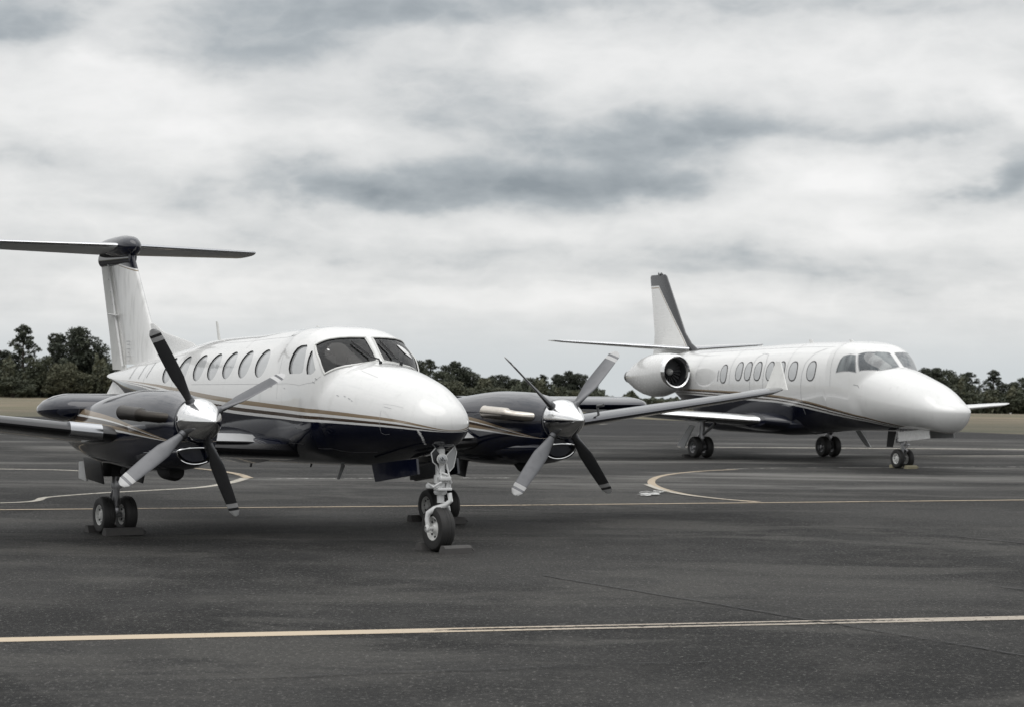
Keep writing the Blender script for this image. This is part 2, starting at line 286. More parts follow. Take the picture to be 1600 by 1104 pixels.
# ---------------------------------------------------------------- body shapes
def pchip(pts):
    pts = sorted(pts); X = [p[0] for p in pts]; Y = [p[1] for p in pts]; n = len(X)
    h = [X[i+1]-X[i] for i in range(n-1)]; d = [(Y[i+1]-Y[i])/h[i] for i in range(n-1)]
    m = [0.0]*n; m[0] = d[0]; m[-1] = d[-1]
    for i in range(1, n-1):
        if d[i-1]*d[i] > 0:
            a, b = 2*h[i]+h[i-1], h[i]+2*h[i-1]
            m[i] = (a+b)/(a/d[i-1]+b/d[i])
    def f(x):
        if x <= X[0]: return Y[0]
        if x >= X[-1]: return Y[-1]
        lo, hi = 0, n-1
        while hi-lo > 1:
            k = (lo+hi)//2
            if X[k] <= x: lo = k
            else: hi = k
        t = (x-X[lo])/h[lo]; t2 = t*t; t3 = t2*t
        return (2*t3-3*t2+1)*Y[lo]+(t3-2*t2+t)*h[lo]*m[lo]+(-2*t3+3*t2)*Y[hi]+(t3-t2)*h[lo]*m[hi]
    return f

class Body:
    """fuselage: superellipse sections along x, with a cockpit canopy blended on top"""
    def __init__(s, nose, tail, Ln, Lt, top, bot, wid, zc, n=2.3, can=None, nc=2.6, k=.03):
        s.nose, s.tail, s.Ln, s.Lt, s.nc, s.k = nose, tail, Ln, Lt, nc, k; s.n = n; s.nf = pchip(n) if isinstance(n, list) else (lambda x: n)
        s.top, s.bot, s.wid, s.zc = map(pchip, (top, bot, wid, zc)); s.can = can
        if can: s.cw, s.ct = pchip(can[1]), pchip(can[2])
    def cap(s, x):
        f = 1.0
        d = s.nose-x
        if d < s.Ln: f *= max(0, 1-(1-max(d, 0)/s.Ln)**2)**.5
        d = x-s.tail
        if d < s.Lt: f *= max(0, 1-(1-max(d, 0)/s.Lt)**2)**.5
        return f
    def pt(s, x, th):
        """th: 0 straight up, grows towards starboard (-y)"""
        sy, cz = -math.sin(th), math.cos(th); f = s.cap(x); zc = s.zc(x)
        w = max(s.wid(x)*f, 1e-4); h = max(((s.top(x)-zc) if cz > 0 else (zc-s.bot(x)))*f, 1e-4)
        n = s.nf(x); r = (abs(sy/w)**n+abs(cz/h)**n)**(-1/n)
        if s.can and x > s.can[0]:
            cw, ct = s.cw(x), s.ct(x)-zc
            if cw > .02 and ct > .02:
                hh = ct if cz > 0 else min(ct, zc-s.bot(x))*.9
                rc = (abs(sy/cw)**s.nc+abs(cz/hh)**s.nc)**(-1/s.nc)
                q = max(s.k-abs(r-rc), 0)/s.k
                r = max(r, rc)+q*q*s.k/4
        return (x, sy*r, zc+cz*r)
    def normal(s, x, th):
        e = .004
        a, b = s.pt(x+e, th), s.pt(x-e, th); c, d = s.pt(x, th+e), s.pt(x, th-e)
        u = [a[i]-b[i] for i in range(3)]; v = [c[i]-d[i] for i in range(3)]
        n = [u[1]*v[2]-u[2]*v[1], u[2]*v[0]-u[0]*v[2], u[0]*v[1]-u[1]*v[0]]
        L = math.sqrt(sum(q*q for q in n)) or 1; n = [q/L for q in n]
        p = s.pt(x, th)
        if n[1]*p[1]+n[2]*(p[2]-s.zc(x)) < 0: n = [-q for q in n]
        return n
    def side(s, x, z):
        """angle on the starboard side at height z"""
        lo, hi = .05, 3.0
        for _ in range(40):
            m = (lo+hi)/2
            if s.pt(x, m)[2] > z: lo = m
            else: hi = m
        return (lo+hi)/2

KA = Body(4.555, -6.72, .7, .35,
    top=[(5, 1.955), (4.385, 1.957), (4.07, 2.03), (3.8, 2.11), (3.3, 2.225), (2.66, 2.325), (2.0, 2.43), (1.5, 2.68), (1.0, 2.765), (.4, 2.745), (-.44, 2.69), (-1.75, 2.65), (-3.07, 2.50), (-3.76, 2.41), (-4.6, 2.33), (-5.7, 2.19), (-6.8, 2.07)],
    bot=[(5, 1.17), (4.385, 1.175), (4.07, 1.20), (3.5, 1.115), (2.6, .982), (1.5, .94), (-.4, .895), (-2.4, .85), (-3.3, 1.02), (-4.5, 1.48), (-5.5, 1.86), (-6.8, 2.10)],
    wid=[(5, .50), (4.385, .475), (4.07, .485), (3.8, .54), (3.2, .665), (2.5, .765), (1.6, .785), (-3, .77), (-4.2, .66), (-5.4, .42), (-6.8, .09)],
    zc=[(5, 1.57), (4, 1.56), (2.5, 1.66), (1.4, 1.75), (-2, 1.75), (-4, 1.87), (-6.8, 2.07)],
    can=(.8, [(.7, .70), (1.1, .735), (1.4, .775), (1.8, .81), (2.1, .828), (2.3, .815), (2.5, .70), (2.62, .57), (2.72, .36), (2.78, .02)],
              [(.7, 2.66), (1.1, 2.745), (1.4, 2.78), (1.75, 2.78), (2.0, 2.757), (2.2, 2.705), (2.35, 2.625), (2.5, 2.497), (2.66, 2.34), (2.78, 2.19)]), n=[(5, 1.92), (4.2, 1.95), (3.2, 2.08), (2.2, 2.25), (1.2, 2.3)], nc=3.1)
CI = Body(8.45, -6.2, 1.2, .35,
    top=[(9, 1.71), (8.1, 1.735), (7.86, 1.85), (7.56, 1.99), (6.9, 2.20), (6.3, 2.365), (5.9, 2.445), (5.3, 2.56), (4.8, 2.8), (4.3, 3.03), (3.1, 3.03), (1.3, 2.99), (-.35, 2.93), (-1.9, 2.88), (-3.4, 2.85), (-4.5, 2.8), (-6.3, 2.72)],
    bot=[(9, .66), (8.1, .70), (7.86, .80), (7.56, .885), (7.15, .92), (5.9, .886), (4.5, .848), (2.85, .75), (1.4, .69), (-1, .69), (-2.2, .8), (-3.5, 1.25), (-5, 1.9), (-6.3, 2.4)],
    wid=[(9, .74), (8.1, .70), (7.86, .685), (7.56, .71), (7.2, .755), (6.3, .865), (5.2, .92), (3.5, .97), (-1.5, .97), (-3, .85), (-4.5, .55), (-6.3, .15)],
    zc=[(9, 1.33), (7.5, 1.45), (6, 1.65), (4.5, 1.95), (-2, 1.95), (-4, 2.15), (-6.3, 2.55)],
    can=(4.2, [(4.1, .95), (4.8, .945), (5.2, .945), (5.5, .895), (5.75, .77), (5.95, .592), (6.08, .385), (6.16, .02)],
              [(4.1, 3.02), (4.6, 3.04), (5.0, 3.01), (5.3, 2.955), (5.5, 2.87), (5.7, 2.74), (5.9, 2.57), (6.1, 2.40), (6.2, 2.3)]), n=[(9, 1.92), (7.8, 1.95), (6.5, 2.1), (5, 2.3)], nc=3.0)
# ---------------------------------------------------------------- mesh helpers
class MB:
    def __init__(s): s.v, s.f, s.mi, s.flat = [], [], [], []
    def add(s, vs, fs, mi=0, flat=False):
        o = len(s.v); s.v += [tuple(p) for p in vs]
        for f in fs: s.f.append(tuple(o+i for i in f)); s.mi.append(mi); s.flat.append(flat)
        return s
    def box(s, c, size, rot=None, mi=0, bev=0.):
        hx, hy, hz = (q/2 for q in size); b = min(bev, hx*.9, hy*.9, hz*.9)
        if b <= 0:
            vs = [(x, y, z) for x in (-hx, hx) for y in (-hy, hy) for z in (-hz, hz)]
            fs = [(0, 1, 3, 2), (4, 6, 7, 5), (0, 4, 5, 1), (2, 3, 7, 6), (0, 2, 6, 4), (1, 5, 7, 3)]
        else:
            bm = bmesh.new(); bmesh.ops.create_cube(bm, size=1)
            for v in bm.verts: v.co = Vector((v.co.x*size[0], v.co.y*size[1], v.co.z*size[2]))
            bmesh.ops.bevel(bm, geom=list(bm.edges), offset=b, segments=2, affect='EDGES', profile=.5)
            vs = [v.co.copy() for v in bm.verts]; fs = [[v.index for v in f.verts] for f in bm.faces]; bm.free()
        r = rot if rot is not None else Matrix.Identity(3)
        return s.add([r @ Vector(v)+Vector(c) for v in vs], fs, mi, True)
    def loft(s, rings, mi=0, caps=(True, True), closed=True, mfun=None):
        n = len(rings[0]); o = len(s.v)
        for r_ in rings: s.v += [tuple(p) for p in r_]
        for i in range(len(rings)-1):
            for j in range(n if closed else n-1):
                k = (j+1) % n
                s.f.append((o+i*n+j, o+i*n+k, o+(i+1)*n+k, o+(i+1)*n+j)); s.mi.append(mfun(i, j) if mfun else mi); s.flat.append(False)
        if caps[0]: s.f.append(tuple(o+j for j in reversed(range(n)))); s.mi.append(mfun(0, 0) if mfun else mi); s.flat.append(True)
        if caps[1]: s.f.append(tuple(o+(len(rings)-1)*n+j for j in range(n))); s.mi.append(mfun(len(rings)-2, 0) if mfun else mi); s.flat.append(True)
        return s
    def tube(s, pts, rad, n=12, mi=0, caps=True):
        pts = [Vector(p) for p in pts]; rad = rad if isinstance(rad, (list, tuple)) else [rad]*len(pts)
        rings = []; prev = None
        for i, p in enumerate(pts):
            d = (pts[min(i+1, len(pts)-1)]-pts[max(i-1, 0)]).normalized()
            a = prev if prev is not None else (Vector((0, 0, 1)) if abs(d.z) < .9 else Vector((1, 0, 0)))
            a = (a-d*a.dot(d)).normalized(); b = d.cross(a); prev = a
            rings.append([p+(a*math.cos(t)+b*math.sin(t))*rad[i] for t in (2*math.pi*j/n for j in range(n))])
        return s.loft(rings, mi, (caps, caps))
    def lathe(s, prof, c, axis, n=32, mi=0, caps=(False, False), mfun=None):
        """prof: (distance along axis, radius)"""
        ax = Vector(axis).normalized(); a = Vector((0, 0, 1)) if abs(ax.z) < .9 else Vector((1, 0, 0)); a = (a-ax*a.dot(ax)).normalized(); b = ax.cross(a); c = Vector(c)
        rings = [[c+ax*d+(a*math.cos(t)+b*math.sin(t))*max(r_, 1e-4) for t in (2*math.pi*j/n for j in range(n))] for d, r_ in prof]
        return s.loft(rings, mi, caps, True, mfun)
    def build(s, name, mats, parent=None, smooth=35, loc=None):
        me = bpy.data.meshes.new(name); me.from_pydata(s.v, [], s.f)
        mats = mats if isinstance(mats, (list, tuple)) else [mats]
        for m in mats: me.materials.append(MATS[m])
        me.polygons.foreach_set('material_index', [min(i, len(mats)-1) for i in s.mi])
        me.update()
        bm = bmesh.new(); bm.from_mesh(me); bmesh.ops.recalc_face_normals(bm, faces=bm.faces); bm.to_mesh(me); bm.free()
        if smooth:
            me.polygons.foreach_set('use_smooth', [True]*len(me.polygons)); me.set_sharp_from_angle(angle=R(smooth))
        o = bpy.data.objects.new(name, me); COL.objects.link(o)
        if parent: o.parent = parent
        if loc: o.location = loc
        return o
def tag(o, label=None, cat=None, group=None, kind=None):
    for k, v in (('label', label), ('category', cat), ('group', group), ('kind', kind)):
        if v: o[k] = v
    return o
def thing(name, label, cat, loc, rz=0, group=None):
    o = bpy.data.objects.new(name, None); COL.objects.link(o); o.empty_display_size = .3
    o.location = loc; o.rotation_euler = (0, 0, rz); return tag(o, label, cat, group)
def rx(a): return Matrix.Rotation(R(a), 3, 'X')
def ry(a): return Matrix.Rotation(R(a), 3, 'Y')
def rz(a): return Matrix.Rotation(R(a), 3, 'Z')

def body_mesh(B, xs, m=96, closed=True):
    mb = MB(); mb.loft([[B.pt(x, 2*math.pi*j/m) for j in range(m)] for x in xs], 0, (closed, closed)); return mb
def patch(B, outline, off, rings=5, side=1, mb=None, mi=0, inner=0., dense=3, cen=None):
    """a piece of skin inside `outline` [(x, theta)...], lifted off the surface by `off`"""
    P = []
    n = len(outline)
    for i in range(n):
        a, b = outline[i], outline[(i+1) % n]
        for k in range(dense): P.append((a[0]+(b[0]-a[0])*k/dense, a[1]+(b[1]-a[1])*k/dense))
    cx, ct = cen or (sum(p[0] for p in P)/len(P), sum(p[1] for p in P)/len(P))
    mb = mb or MB(); rr = []
    for q in range(rings+1):
        s = 1-(1-inner)*q/rings if inner else 1-q/rings*.999
        row = []
        for x, t in P:
            X, TH = cx+(x-cx)*s, ct+(t-ct)*s
            p, nn = B.pt(X, TH), B.normal(X, TH)
            row.append((p[0]+nn[0]*off, (p[1]+nn[1]*off)*side, p[2]+nn[2]*off))
        rr.append(row)
    mb.loft(rr, mi, (False, False)); return mb
def grow(outline, dx, dt):
    cx = sum(p[0] for p in outline)/len(outline); ct = sum(p[1] for p in outline)/len(outline)
    sx = max(abs(p[0]-cx) for p in outline); st = max(abs(p[1]-ct) for p in outline)
    return [(cx+(p[0]-cx)*(1+dx/sx), ct+(p[1]-ct)*(1+dt/st)) for p in outline]
def ellip(B, x, z, rx_, rz_, n=28, p=2.0):
    """elliptic window outline on the starboard side, in (x, theta)"""
    out = []
    for i in range(n):
        a = 2*math.pi*i/n; c, s = math.cos(a), math.sin(a)
        r_ = (abs(c)**p+abs(s)**p)**(-1/p)
        X, Z = x+rx_*c*r_, z+rz_*s*r_; out.append((X, B.side(X, Z)))
    return out
def prism(B, outline, d_in, d_out, side=1, mi=0, mb=None, dense=3):
    P = []
    n = len(outline)
    for i in range(n):
        a, b = outline[i], outline[(i+1) % n]
        for k in range(dense): P.append((a[0]+(b[0]-a[0])*k/dense, a[1]+(b[1]-a[1])*k/dense))
    cx, ct = sum(p[0] for p in P)/len(P), sum(p[1] for p in P)/len(P)
    nn = Vector(B.normal(cx, ct)); mb = mb or MB()
    rows = []
    for d in (d_out, -d_in):
        rows.append([((Vector(B.pt(*q))+nn*d).x, (Vector(B.pt(*q))+nn*d).y*side, (Vector(B.pt(*q))+nn*d).z) for q in P])
    mb.loft(rows, mi, (True, True)); return mb
def boolean(o, cutter, mats):
    for m in mats:
        if MATS[m].name not in [q.name for q in o.data.materials]: o.data.materials.append(MATS[m])
    cutter.parent = o.parent
    md = o.modifiers.new('b', 'BOOLEAN'); md.operation = 'DIFFERENCE'; md.solver = 'EXACT'; md.object = cutter; md.material_mode = 'TRANSFER'
    dg = bpy.context.evaluated_depsgraph_get(); dg.update()
    me = bpy.data.meshes.new_from_object(o.evaluated_get(dg)); o.modifiers.clear(); old = o.data; o.data = me; me.name = old.name
    bpy.data.objects.remove(cutter)
    me.polygons.foreach_set('use_smooth', [True]*len(me.polygons)); me.set_sharp_from_angle(angle=R(38))
def wing_mesh(secs, mats_by=None, n=20, boot=.09, round_tip=True):
    """secs: (x_leading, y, z, chord, thickness ratio, twist deg)"""
    mb = MB(); rings = []
    prof = []
    for i in range(n+1):
        t = (1-math.cos(math.pi*i/n))/2; yt = 5*(.2969*t**.5-.126*t-.3516*t*t+.2843*t**3-.1015*t**4)
        prof.append((t, yt))
    loop = [(t, y, 1) for t, y in reversed(prof)]+[(t, y*.75, -1) for t, y in prof[1:-1]]
    for xl, y, z, c, th, tw in secs:
        a = R(tw); row = []
        for t, yy, s in loop:
            X, Z = -t*c, yy*s*th*c
            row.append((xl+X*math.cos(a)-Z*math.sin(a), y, z+X*math.sin(a)*1+Z*math.cos(a)))
        rings.append(row)
    L = len(loop)
    def mf(i, j):
        t = (loop[j][0]+loop[(j+1) % L][0])/2
        return 1 if t < boot else 0
    mb.loft(rings, 0, (True, True), True, mf); return mb
def wheel(parent, c, r_, wd, rim=.55, rimmat='wheel_paint', out=-1, n=40):
    """tyre + rim, axle along y; `out` = side of the dished outer face"""
    x, y, z = c; h = wd/2
    prof = [(-h*.62, r_*rim), (-h*.9, r_*rim*1.08), (-h, r_*.76), (-h*.93, r_*.89), (-h*.70, r_*.965), (-h*.4, r_*.995), (-h*.30, r_), (-h*.26, r_*.985), (-h*.14, r_*.985), (-h*.10, r_),
            (h*.10, r_), (h*.14, r_*.985), (h*.26, r_*.985), (h*.30, r_), (h*.4, r_*.995), (h*.70, r_*.965), (h*.93, r_*.89), (h, r_*.76), (h*.9, r_*rim*1.08), (h*.62, r_*rim)]
    t = MB(); t.lathe(prof, c, (0, 1, 0), n); tyre = t.build('tyre', 'rubber', parent)
    q = MB(); rr = r_*rim
    q.lathe([(-h*.80, rr*1.07), (-h*.86, rr*1.02), (-h*.80, rr*.93), (-h*.45, rr*.86), (-h*.35, rr*.60), (-h*.55, rr*.42), (-h*.78, rr*.30), (-h*.80, .001)], c, (0, 1, 0), n)
    q.lathe([(h*.80, rr*1.07), (h*.86, rr*1.02), (h*.80, rr*.93), (h*.45, rr*.86), (h*.35, rr*.60), (h*.55, rr*.42), (h*.78, rr*.30), (h*.80, .001)], c, (0, 1, 0), n)
    for s in (-1, 1):
        for k in range(8):
            a = 2*math.pi*k/8
            q.lathe([(0, .013*r_/.25), (.012, .012*r_/.25), (.014, 0.001)], (x+math.cos(a)*rr*.72, y+s*h*.40, z+math.sin(a)*rr*.72), (0, s, 0), 8, 1)
    q.build('rim', [rimmat, 'dark_grey'], parent)
    return tyre
def blade_mesh(R0, R1, pitch0, pitch1, cmax=.20, n=16, m=18):
    """blade along +z, chord in the x/y plane; material slots 0 dark, 1 white"""
    mb = MB(); rings = []; rs = [R0+(R1-R0)*(i/n) for i in range(n)]+[R1-.012, R1]
    bands = sorted(set(rs+[R1-.11, R1-.075, R1-.165])); bands = [q for q in bands]
    for r_ in bands:
        s = (r_-R0)/(R1-R0)
        c = (.075+(cmax-.075)*min(1, (s/.38))**1.3) if s < .38 else cmax*(1-.22*((s-.38)/.62)**2)
        if r_ > R1-.07: c *= max(.12, math.sqrt(max(0, 1-((r_-(R1-.07))/.071)**2)))
        th = .075*(1-s)**2.2+.013 if s < .5 else .013+.075*(.5**2.2)*(1-(s-.5)/.5)
        a = R(pitch0+(pitch1-pitch0)*s); row = []
        for j in range(m):
            t = 2*math.pi*j/m; u, v = math.cos(t)*c/2, math.sin(t)*min(th, c)/2
            row.append((u*math.cos(a)-v*math.sin(a), u*math.sin(a)+v*math.cos(a), r_))
        rings.append(row)
    def mf(i, j):
        r_ = (bands[i]+bands[min(i+1, len(bands)-1)])/2
        return 1 if (r_ > R1-.075 or R1-.165 < r_ < R1-.11) else 0
    mb.loft(rings, 0, (True, True), True, mf); return mb
# ---------------------------------------------------------------- the turboprop
KX, KY, KYAW = -3.12, 28.95, R(32.25-90)
ka = thing('turboprop_airplane', 'nearer airplane, white over navy with gold stripes, T-tail and two four-bladed propellers', 'airplane', (KX, KY, 0), KYAW)
def xsteps(B, fine, n=60):
    xs = []
    d = B.nose-B.tail
    for i in range(14): xs.append(B.nose-B.Ln*(i/13)**2)
    xs[0] = B.nose-.0006
    a = B.nose-B.Ln
    while a > B.tail+B.Lt:
        a -= .045 if fine[0] < a < fine[1] else .11; xs.append(max(a, B.tail+B.Lt))
    for i in range(1, 12): xs.append(B.tail+B.Lt*(1-i/11)**2+.0006)
    return xs
fus = body_mesh(KA, xsteps(KA, (1.2, 2.95)), 112).build('fuselage', 'ka_paint', ka)
WS = [(2.14, .672), (2.215, .58), (2.285, .475), (2.328, .352), (2.345, .229), (2.352, .07), (2.45, .068), (2.56, .070), (2.665, .085), (2.685, .20), (2.68, .33), (2.655, .47), (2.615, .605), (2.57, .718), (2.514, .834), (2.458, .935), (2.35, .81), (2.24, .74)]
DW = [(1.63, 1.095), (1.95, 1.075), (2.04, 1.05), (2.06, .99), (2.02, .84), (1.955, .72), (1.92, .70), (1.76, .715), (1.66, .75), (1.60, .82), (1.56, .93), (1.57, 1.03)]
TW = [(2.17, 1.055), (2.135, .99), (2.115, .86), (2.115, .765), (2.14, .755), (2.22, .835), (2.295, .915), (2.335, .96), (2.315, 1.01), (2.265, 1.045)]
CW = [(.61, 2.28), (.07, 2.265), (-.46, 2.25), (-.97, 2.225), (-1.47, 2.21), (-2.04, 2.19), (-2.60, 2.165)]
# hollow out the cockpit, then cut the window openings
cav = MB(); cxs = [1.30+.05*i for i in range(27)]+[2.62]
def cav_pt(x, th):
    p = KA.pt(x, th); zc = KA.zc(x)+.25; c = .93
    return (x, p[1]*c, max(zc+(p[2]-zc)*c, 1.72))
cav.loft([[cav_pt(x, 2*math.pi*j/64) for j in range(64)] for x in cxs], 0, (True, True))
print('f0', len(fus.data.polygons)); boolean(fus, cav.build('cutter', 'cockpit'), ['cockpit']); print('f1', len(fus.data.polygons))
for s in (1, -1):
    for o_ in (WS, DW, TW):
        boolean(fus, prism(KA, o_, .14, .06, s, 0).build('cutter', 'seal'), ['seal', 'cockpit'])
        print('cut', len(fus.data.polygons))
    cut = MB()
    for x, z in CW: prism(KA, ellip(KA, x, z, .182, .190), .06, .05, s, 0, cut, 1)
    boolean(fus, cut.build('cutter', 'seal'), ['seal', 'cockpit']); print('cutw', len(fus.data.polygons))
for s in (1, -1):
    for o_ in (WS, DW, TW):
        patch(KA, grow(o_, .012, .012), -.008 if o_ is WS else -.025, 8, s).build('windshield' if o_ is WS else 'cockpit_window', 'clear_glass' if o_ is WS else 'window_glass', ka)
    for x, z in CW: patch(KA, ellip(KA, x, z, .192, .200), -.020, 4, s, dense=1).build('cabin_window', 'window_glass', ka)
    # raised frame lip round the windshield, wiper
    fr = MB(); P = [(x, t) for x, t in grow(WS, .022, .028)]
    def sp(q, off): p, n = KA.pt(*q), KA.normal(*q); return Vector((p[0]+n[0]*off, (p[1]+n[1]*off)*s, p[2]+n[2]*off))
    DP = []
    for i in range(len(P)):
        a, b = P[i], P[(i+1) % len(P)]
        for k in range(3): DP.append((a[0]+(b[0]-a[0])*k/3, a[1]+(b[1]-a[1])*k/3))
    pts = [sp(q, .002) for q in DP]; fr.tube(pts+[pts[0]], .011, 8, 0, False); fr.build('windshield_frame', 'offwhite_paint', ka)
    wp = MB(); a0, a1, a2 = Vector((2.86, -.10*s, 2.30)), Vector((2.70, -.13*s, 2.375)), sp((2.44, .33 if s > 0 else .2), .02)
    if s < 0: a0 = Vector((2.86, .20, 2.30)); a1 = Vector((2.72, .19, 2.36)); a2 = sp((2.44, .12), .02)
    a1 = sp((2.64, .19 if s > 0 else .30), .03)
    wp.tube([a0, a0+Vector((-.05, 0, .05)), a1, a2], [.012, .011, .008, .006], 8); wp.lathe([(-.03, .022), (.02, .022), (.03, .001)], a0, (0, 0, 1), 10)
    b0 = a2+(a1-a2)*.9; wp.tube([a2+(a2-a1)*.10+Vector((0, .015, .008)), b0+Vector((0, .015, .008))], .009, 6)
    wp.build('wiper', 'seal', ka)
ins = MB(); ins.box((2.42, 0, 2.07), (.34, 1.05, .12), ry(-10), 0, .03); ins.box((2.16, 0, 1.98), (.06, .95, .22), ry(-8), 0, .01)
ins.box((2.44, -.3, 2.15), (.22, .16, .015), ry(-10), 1)
ins.build('instrument_panel', ['dark_grey', 'offwhite_paint'], ka)
for s in (-1, 1):
    st = MB(); st.box((1.62, .30*s, 2.13), (.10, .42, .55), ry(-8), 0, .04); st.box((1.57, .30*s, 2.47), (.08, .22, .16), ry(-8), 0, .03); st.box((1.8, .30*s, 1.86), (.42, .42, .1), None, 0, .03)
    st.build('pilot_seat', 'seat_fabric', ka)
    yk = MB(); yk.tube([(2.1, .3*s, 2.0), (1.98, .3*s, 2.03)], .015, 8); yk.tube([(1.98, .3*s-.13, 2.10), (1.98, .3*s-.11, 2.02), (1.98, .3*s+.11, 2.02), (1.98, .3*s+.13, 2.10)], .014, 8); yk.build('control_yoke', 'black', ka)
# rear vent slots, panel lines, nose baggage door
pl = MB()
def skinline(B, pts, wd=.006, off=.0015, side=1, mb=None, mi=0):
    mb = mb or pl; D = []
    for i in range(len(pts)-1):
        a, b = pts[i], pts[i+1]; k = max(2, int(math.dist(a, b)/.05))
        for j in range(k): D.append((a[0]+(b[0]-a[0])*j/k, a[1]+(b[1]-a[1])*j/k))
    D.append(pts[-1]); L, Q = [], []
    for i, q in enumerate(D):
        a, b = D[max(i-1, 0)], D[min(i+1, len(D)-1)]
        p0, p1 = Vector(B.pt(*a)), Vector(B.pt(*b)); n = Vector(B.normal(*q)); d = (p1-p0).cross(n).normalized()*wd/2; p = Vector(B.pt(*q))+n*off
        for lst, e in ((L, p+d), (Q, p-d)): lst.append((e.x, e.y*side, e.z))
    o = len(mb.v); mb.v += L+Q; n = len(L)
    for i in range(n-1): mb.f.append((o+i, o+i+1, o+n+i+1, o+n+i)); mb.mi.append(mi); mb.flat.append(True)
S = KA.side
for s in (1, -1):
    skinline(KA, [(3.70, 1.3), (3.70, S(3.70, 1.44)), (3.76, S(3.76, 1.42)), (3.84, S(3.84, 1.43))], .004, side=s)
    skinline(KA, [(3.70, 1.15), (3.9, 1.13), (4.05, 1.14)], .002, side=s)
    skinline(KA, [(-1.6, S(-1.6, 1.97)), (.5, S(.5, 2.0)), (2.0, S(2.0, 2.0)), (2.34, S(2.34, 2.04)), (2.42, S(2.42, 2.12))], .004, side=s)
    skinline(KA, [(x_, S(x_, z_)) for x_, z_ in ((3.35, 1.19), (2.9, 1.17), (2.3, 1.20))], .004, side=s)
    skinline(KA, [(x_, S(x_, z_)) for x_, z_ in ((1.95, 1.24), (1.7, 1.24), (1.45, 1.24))], .004, side=s)
sm = MB()
for k, (x_, th_) in enumerate(((4.30, 1.78), (4.305, 1.84), (4.31, 1.90), (4.31, 1.97), (4.31, 2.05), (4.30, 2.14), (4.285, 2.24), (4.27, 2.35))):
    skinline(KA, [(x_-.012, th_-.02), (x_+.010, th_+.03)], .022+.008*(k % 3), .006, 1, sm)
sm.build('service_scuffs', 'gear_white', ka, 0)
for x_, th_, l_ in ((2.82, 1.22, .05), (2.96, 1.20, .04), (3.06, 1.22, .05), (3.12, 1.245, .03), (1.49, 1.31, .04), (2.37, 1.07, .03), (2.34, 1.13, .04), (3.80, 1.21, .14)):
    sm = MB(); skinline(KA, [(x_-l_/2, th_), (x_+l_/2, th_+.008)], .010 if l_ < .1 else .004, .0025, 1, sm); sm.build('paint_chip', 'grey_paint', ka, 0)
for s in (1, -1):
    for x_ in (1.25, -.2, -2.33, -3.5): skinline(KA, [(x_, .2), (x_, .6 if x_ == -.2 else .9), (x_, .65 if x_ == -.2 else 1.5)], .0045, .0012, s)
    skinline(KA, [(1.2, .47), (-1, .47), (-3.9, .47)], .004, .0012, s); skinline(KA, [(3.3, .62), (2.9, .60)], .004, .0012, s)
pl.build('panel_lines', ['grey_paint'], ka, 0)
for s in (1, -1):
    for x, z, hz in ((-3.35, 2.17, .12), (-3.75, 2.14, .11), (-4.25, 2.12, .10)):
        vt = MB(); skinline(KA, [(x-.05, S(x-.05, z+hz)), (x+.0, S(x, z)), (x-.06, S(x-.06, z-hz))], .022, .004, s, vt)
        vt.build('vent_slot', 'grey_paint', ka, 0)
    hd = MB(); p = KA.pt(1.05, S(1.05, 1.985)); hd.box((p[0], p[1]*s, p[2]), (.075, .02, .03), None, 0, .006); hd.build('door_handle', 'grey_paint', ka)
an = MB()
def blade_ant(mb, x, y, z, h, c, sweep, th=.02):
    mb.loft([[(x-sweep*q+math.cos(a)*c*(1-.35*q)/2, y+math.sin(a)*th/2, z+h*q) for a in (2*math.pi*j/12 for j in range(12))] for q in (0, .5, .97, 1)])
for nm, x, z, h, c, sw, mt in (('roof_antenna', -2.33, 2.56, .34, .11, .12, 'offwhite_paint'), ('roof_antenna', .9, 2.765, .03, .1, .02, 'offwhite_paint'),
                          ('belly_antenna', -.95, .90, -.10, .10, .04, 'dark_grey'), ('belly_antenna', 1.68, .95, -.20, .12, .14, 'grey_paint'), ('belly_antenna', .75, .925, -.05, .05, .03, 'dark_grey'), ('belly_antenna', -2.2, .87, -.13, .05, .05, 'grey_paint')):
    q = MB(); blade_ant(q, x, 0 if z > 2 else (-.1 if x < 0 else .0), z, h, c, sw); q.build(nm, mt, ka)

# tail: fin, dorsal fillet, rudder, bullet, tailplane, ventral fins
def vfin(secs, boot=.0, n=18):
    """vertical surface: secs (x_le, z, chord, thickness)"""
    w_ = wing_mesh([(x, z, 0, c, th/c, 0) for x, z, c, th in secs], n=n, boot=boot)
    w_.v = [(x, zz*1.0, y) for x, y, zz in w_.v]; return w_
vfin([(-4.62, 2.25, 1.45, .20), (-4.86, 2.70, 1.38, .18), (-5.75, 3.98, 1.05, .13), (-5.80, 4.06, 1.02, .12)]).build('tail_fin', 'kfin_livery', ka)
vfin([(-2.8, 2.40, 2.4, .05), (-3.3, 2.585, 1.9, .045), (-4.45, 2.76, .8, .05), (-4.85, 2.90, .3, .04)], n=10).build('dorsal_fin', 'white_paint', ka)
vfin([(-6.035, 2.16, .60, .085), (-6.22, 2.70, .56, .08), (-6.78, 3.96, .46, .065)]).build('rudder', 'offwhite_paint', ka)
hg = MB(); hg.tube([(-6.055, -.055, 2.22), (-6.40, -.05, 3.0), (-6.80, -.04, 3.93)], [.022, .02, .015], 8)
hg.box((-6.46, -.075, 3.07), (.34, .07, .025), ry(5), 0, .01)
for k in range(7): z = 2.4+.21*k; hg.box((-6.02-.445*(z-2.1), -.052, z), (.05, .016, .018), None, 1, .004)
hg.build('rudder_hinge', ['white_paint', 'grey_paint'], ka)
mk = MB()
for z, w_ in ((2.62, .16), (2.57, .10), (2.50, .14), (2.44, .05), (2.38, .15), (2.31, .07)): mk.box((-5.75-.06*(z-2.4), -.0795+.008*(2.6-z), z), (w_, .004, .012))
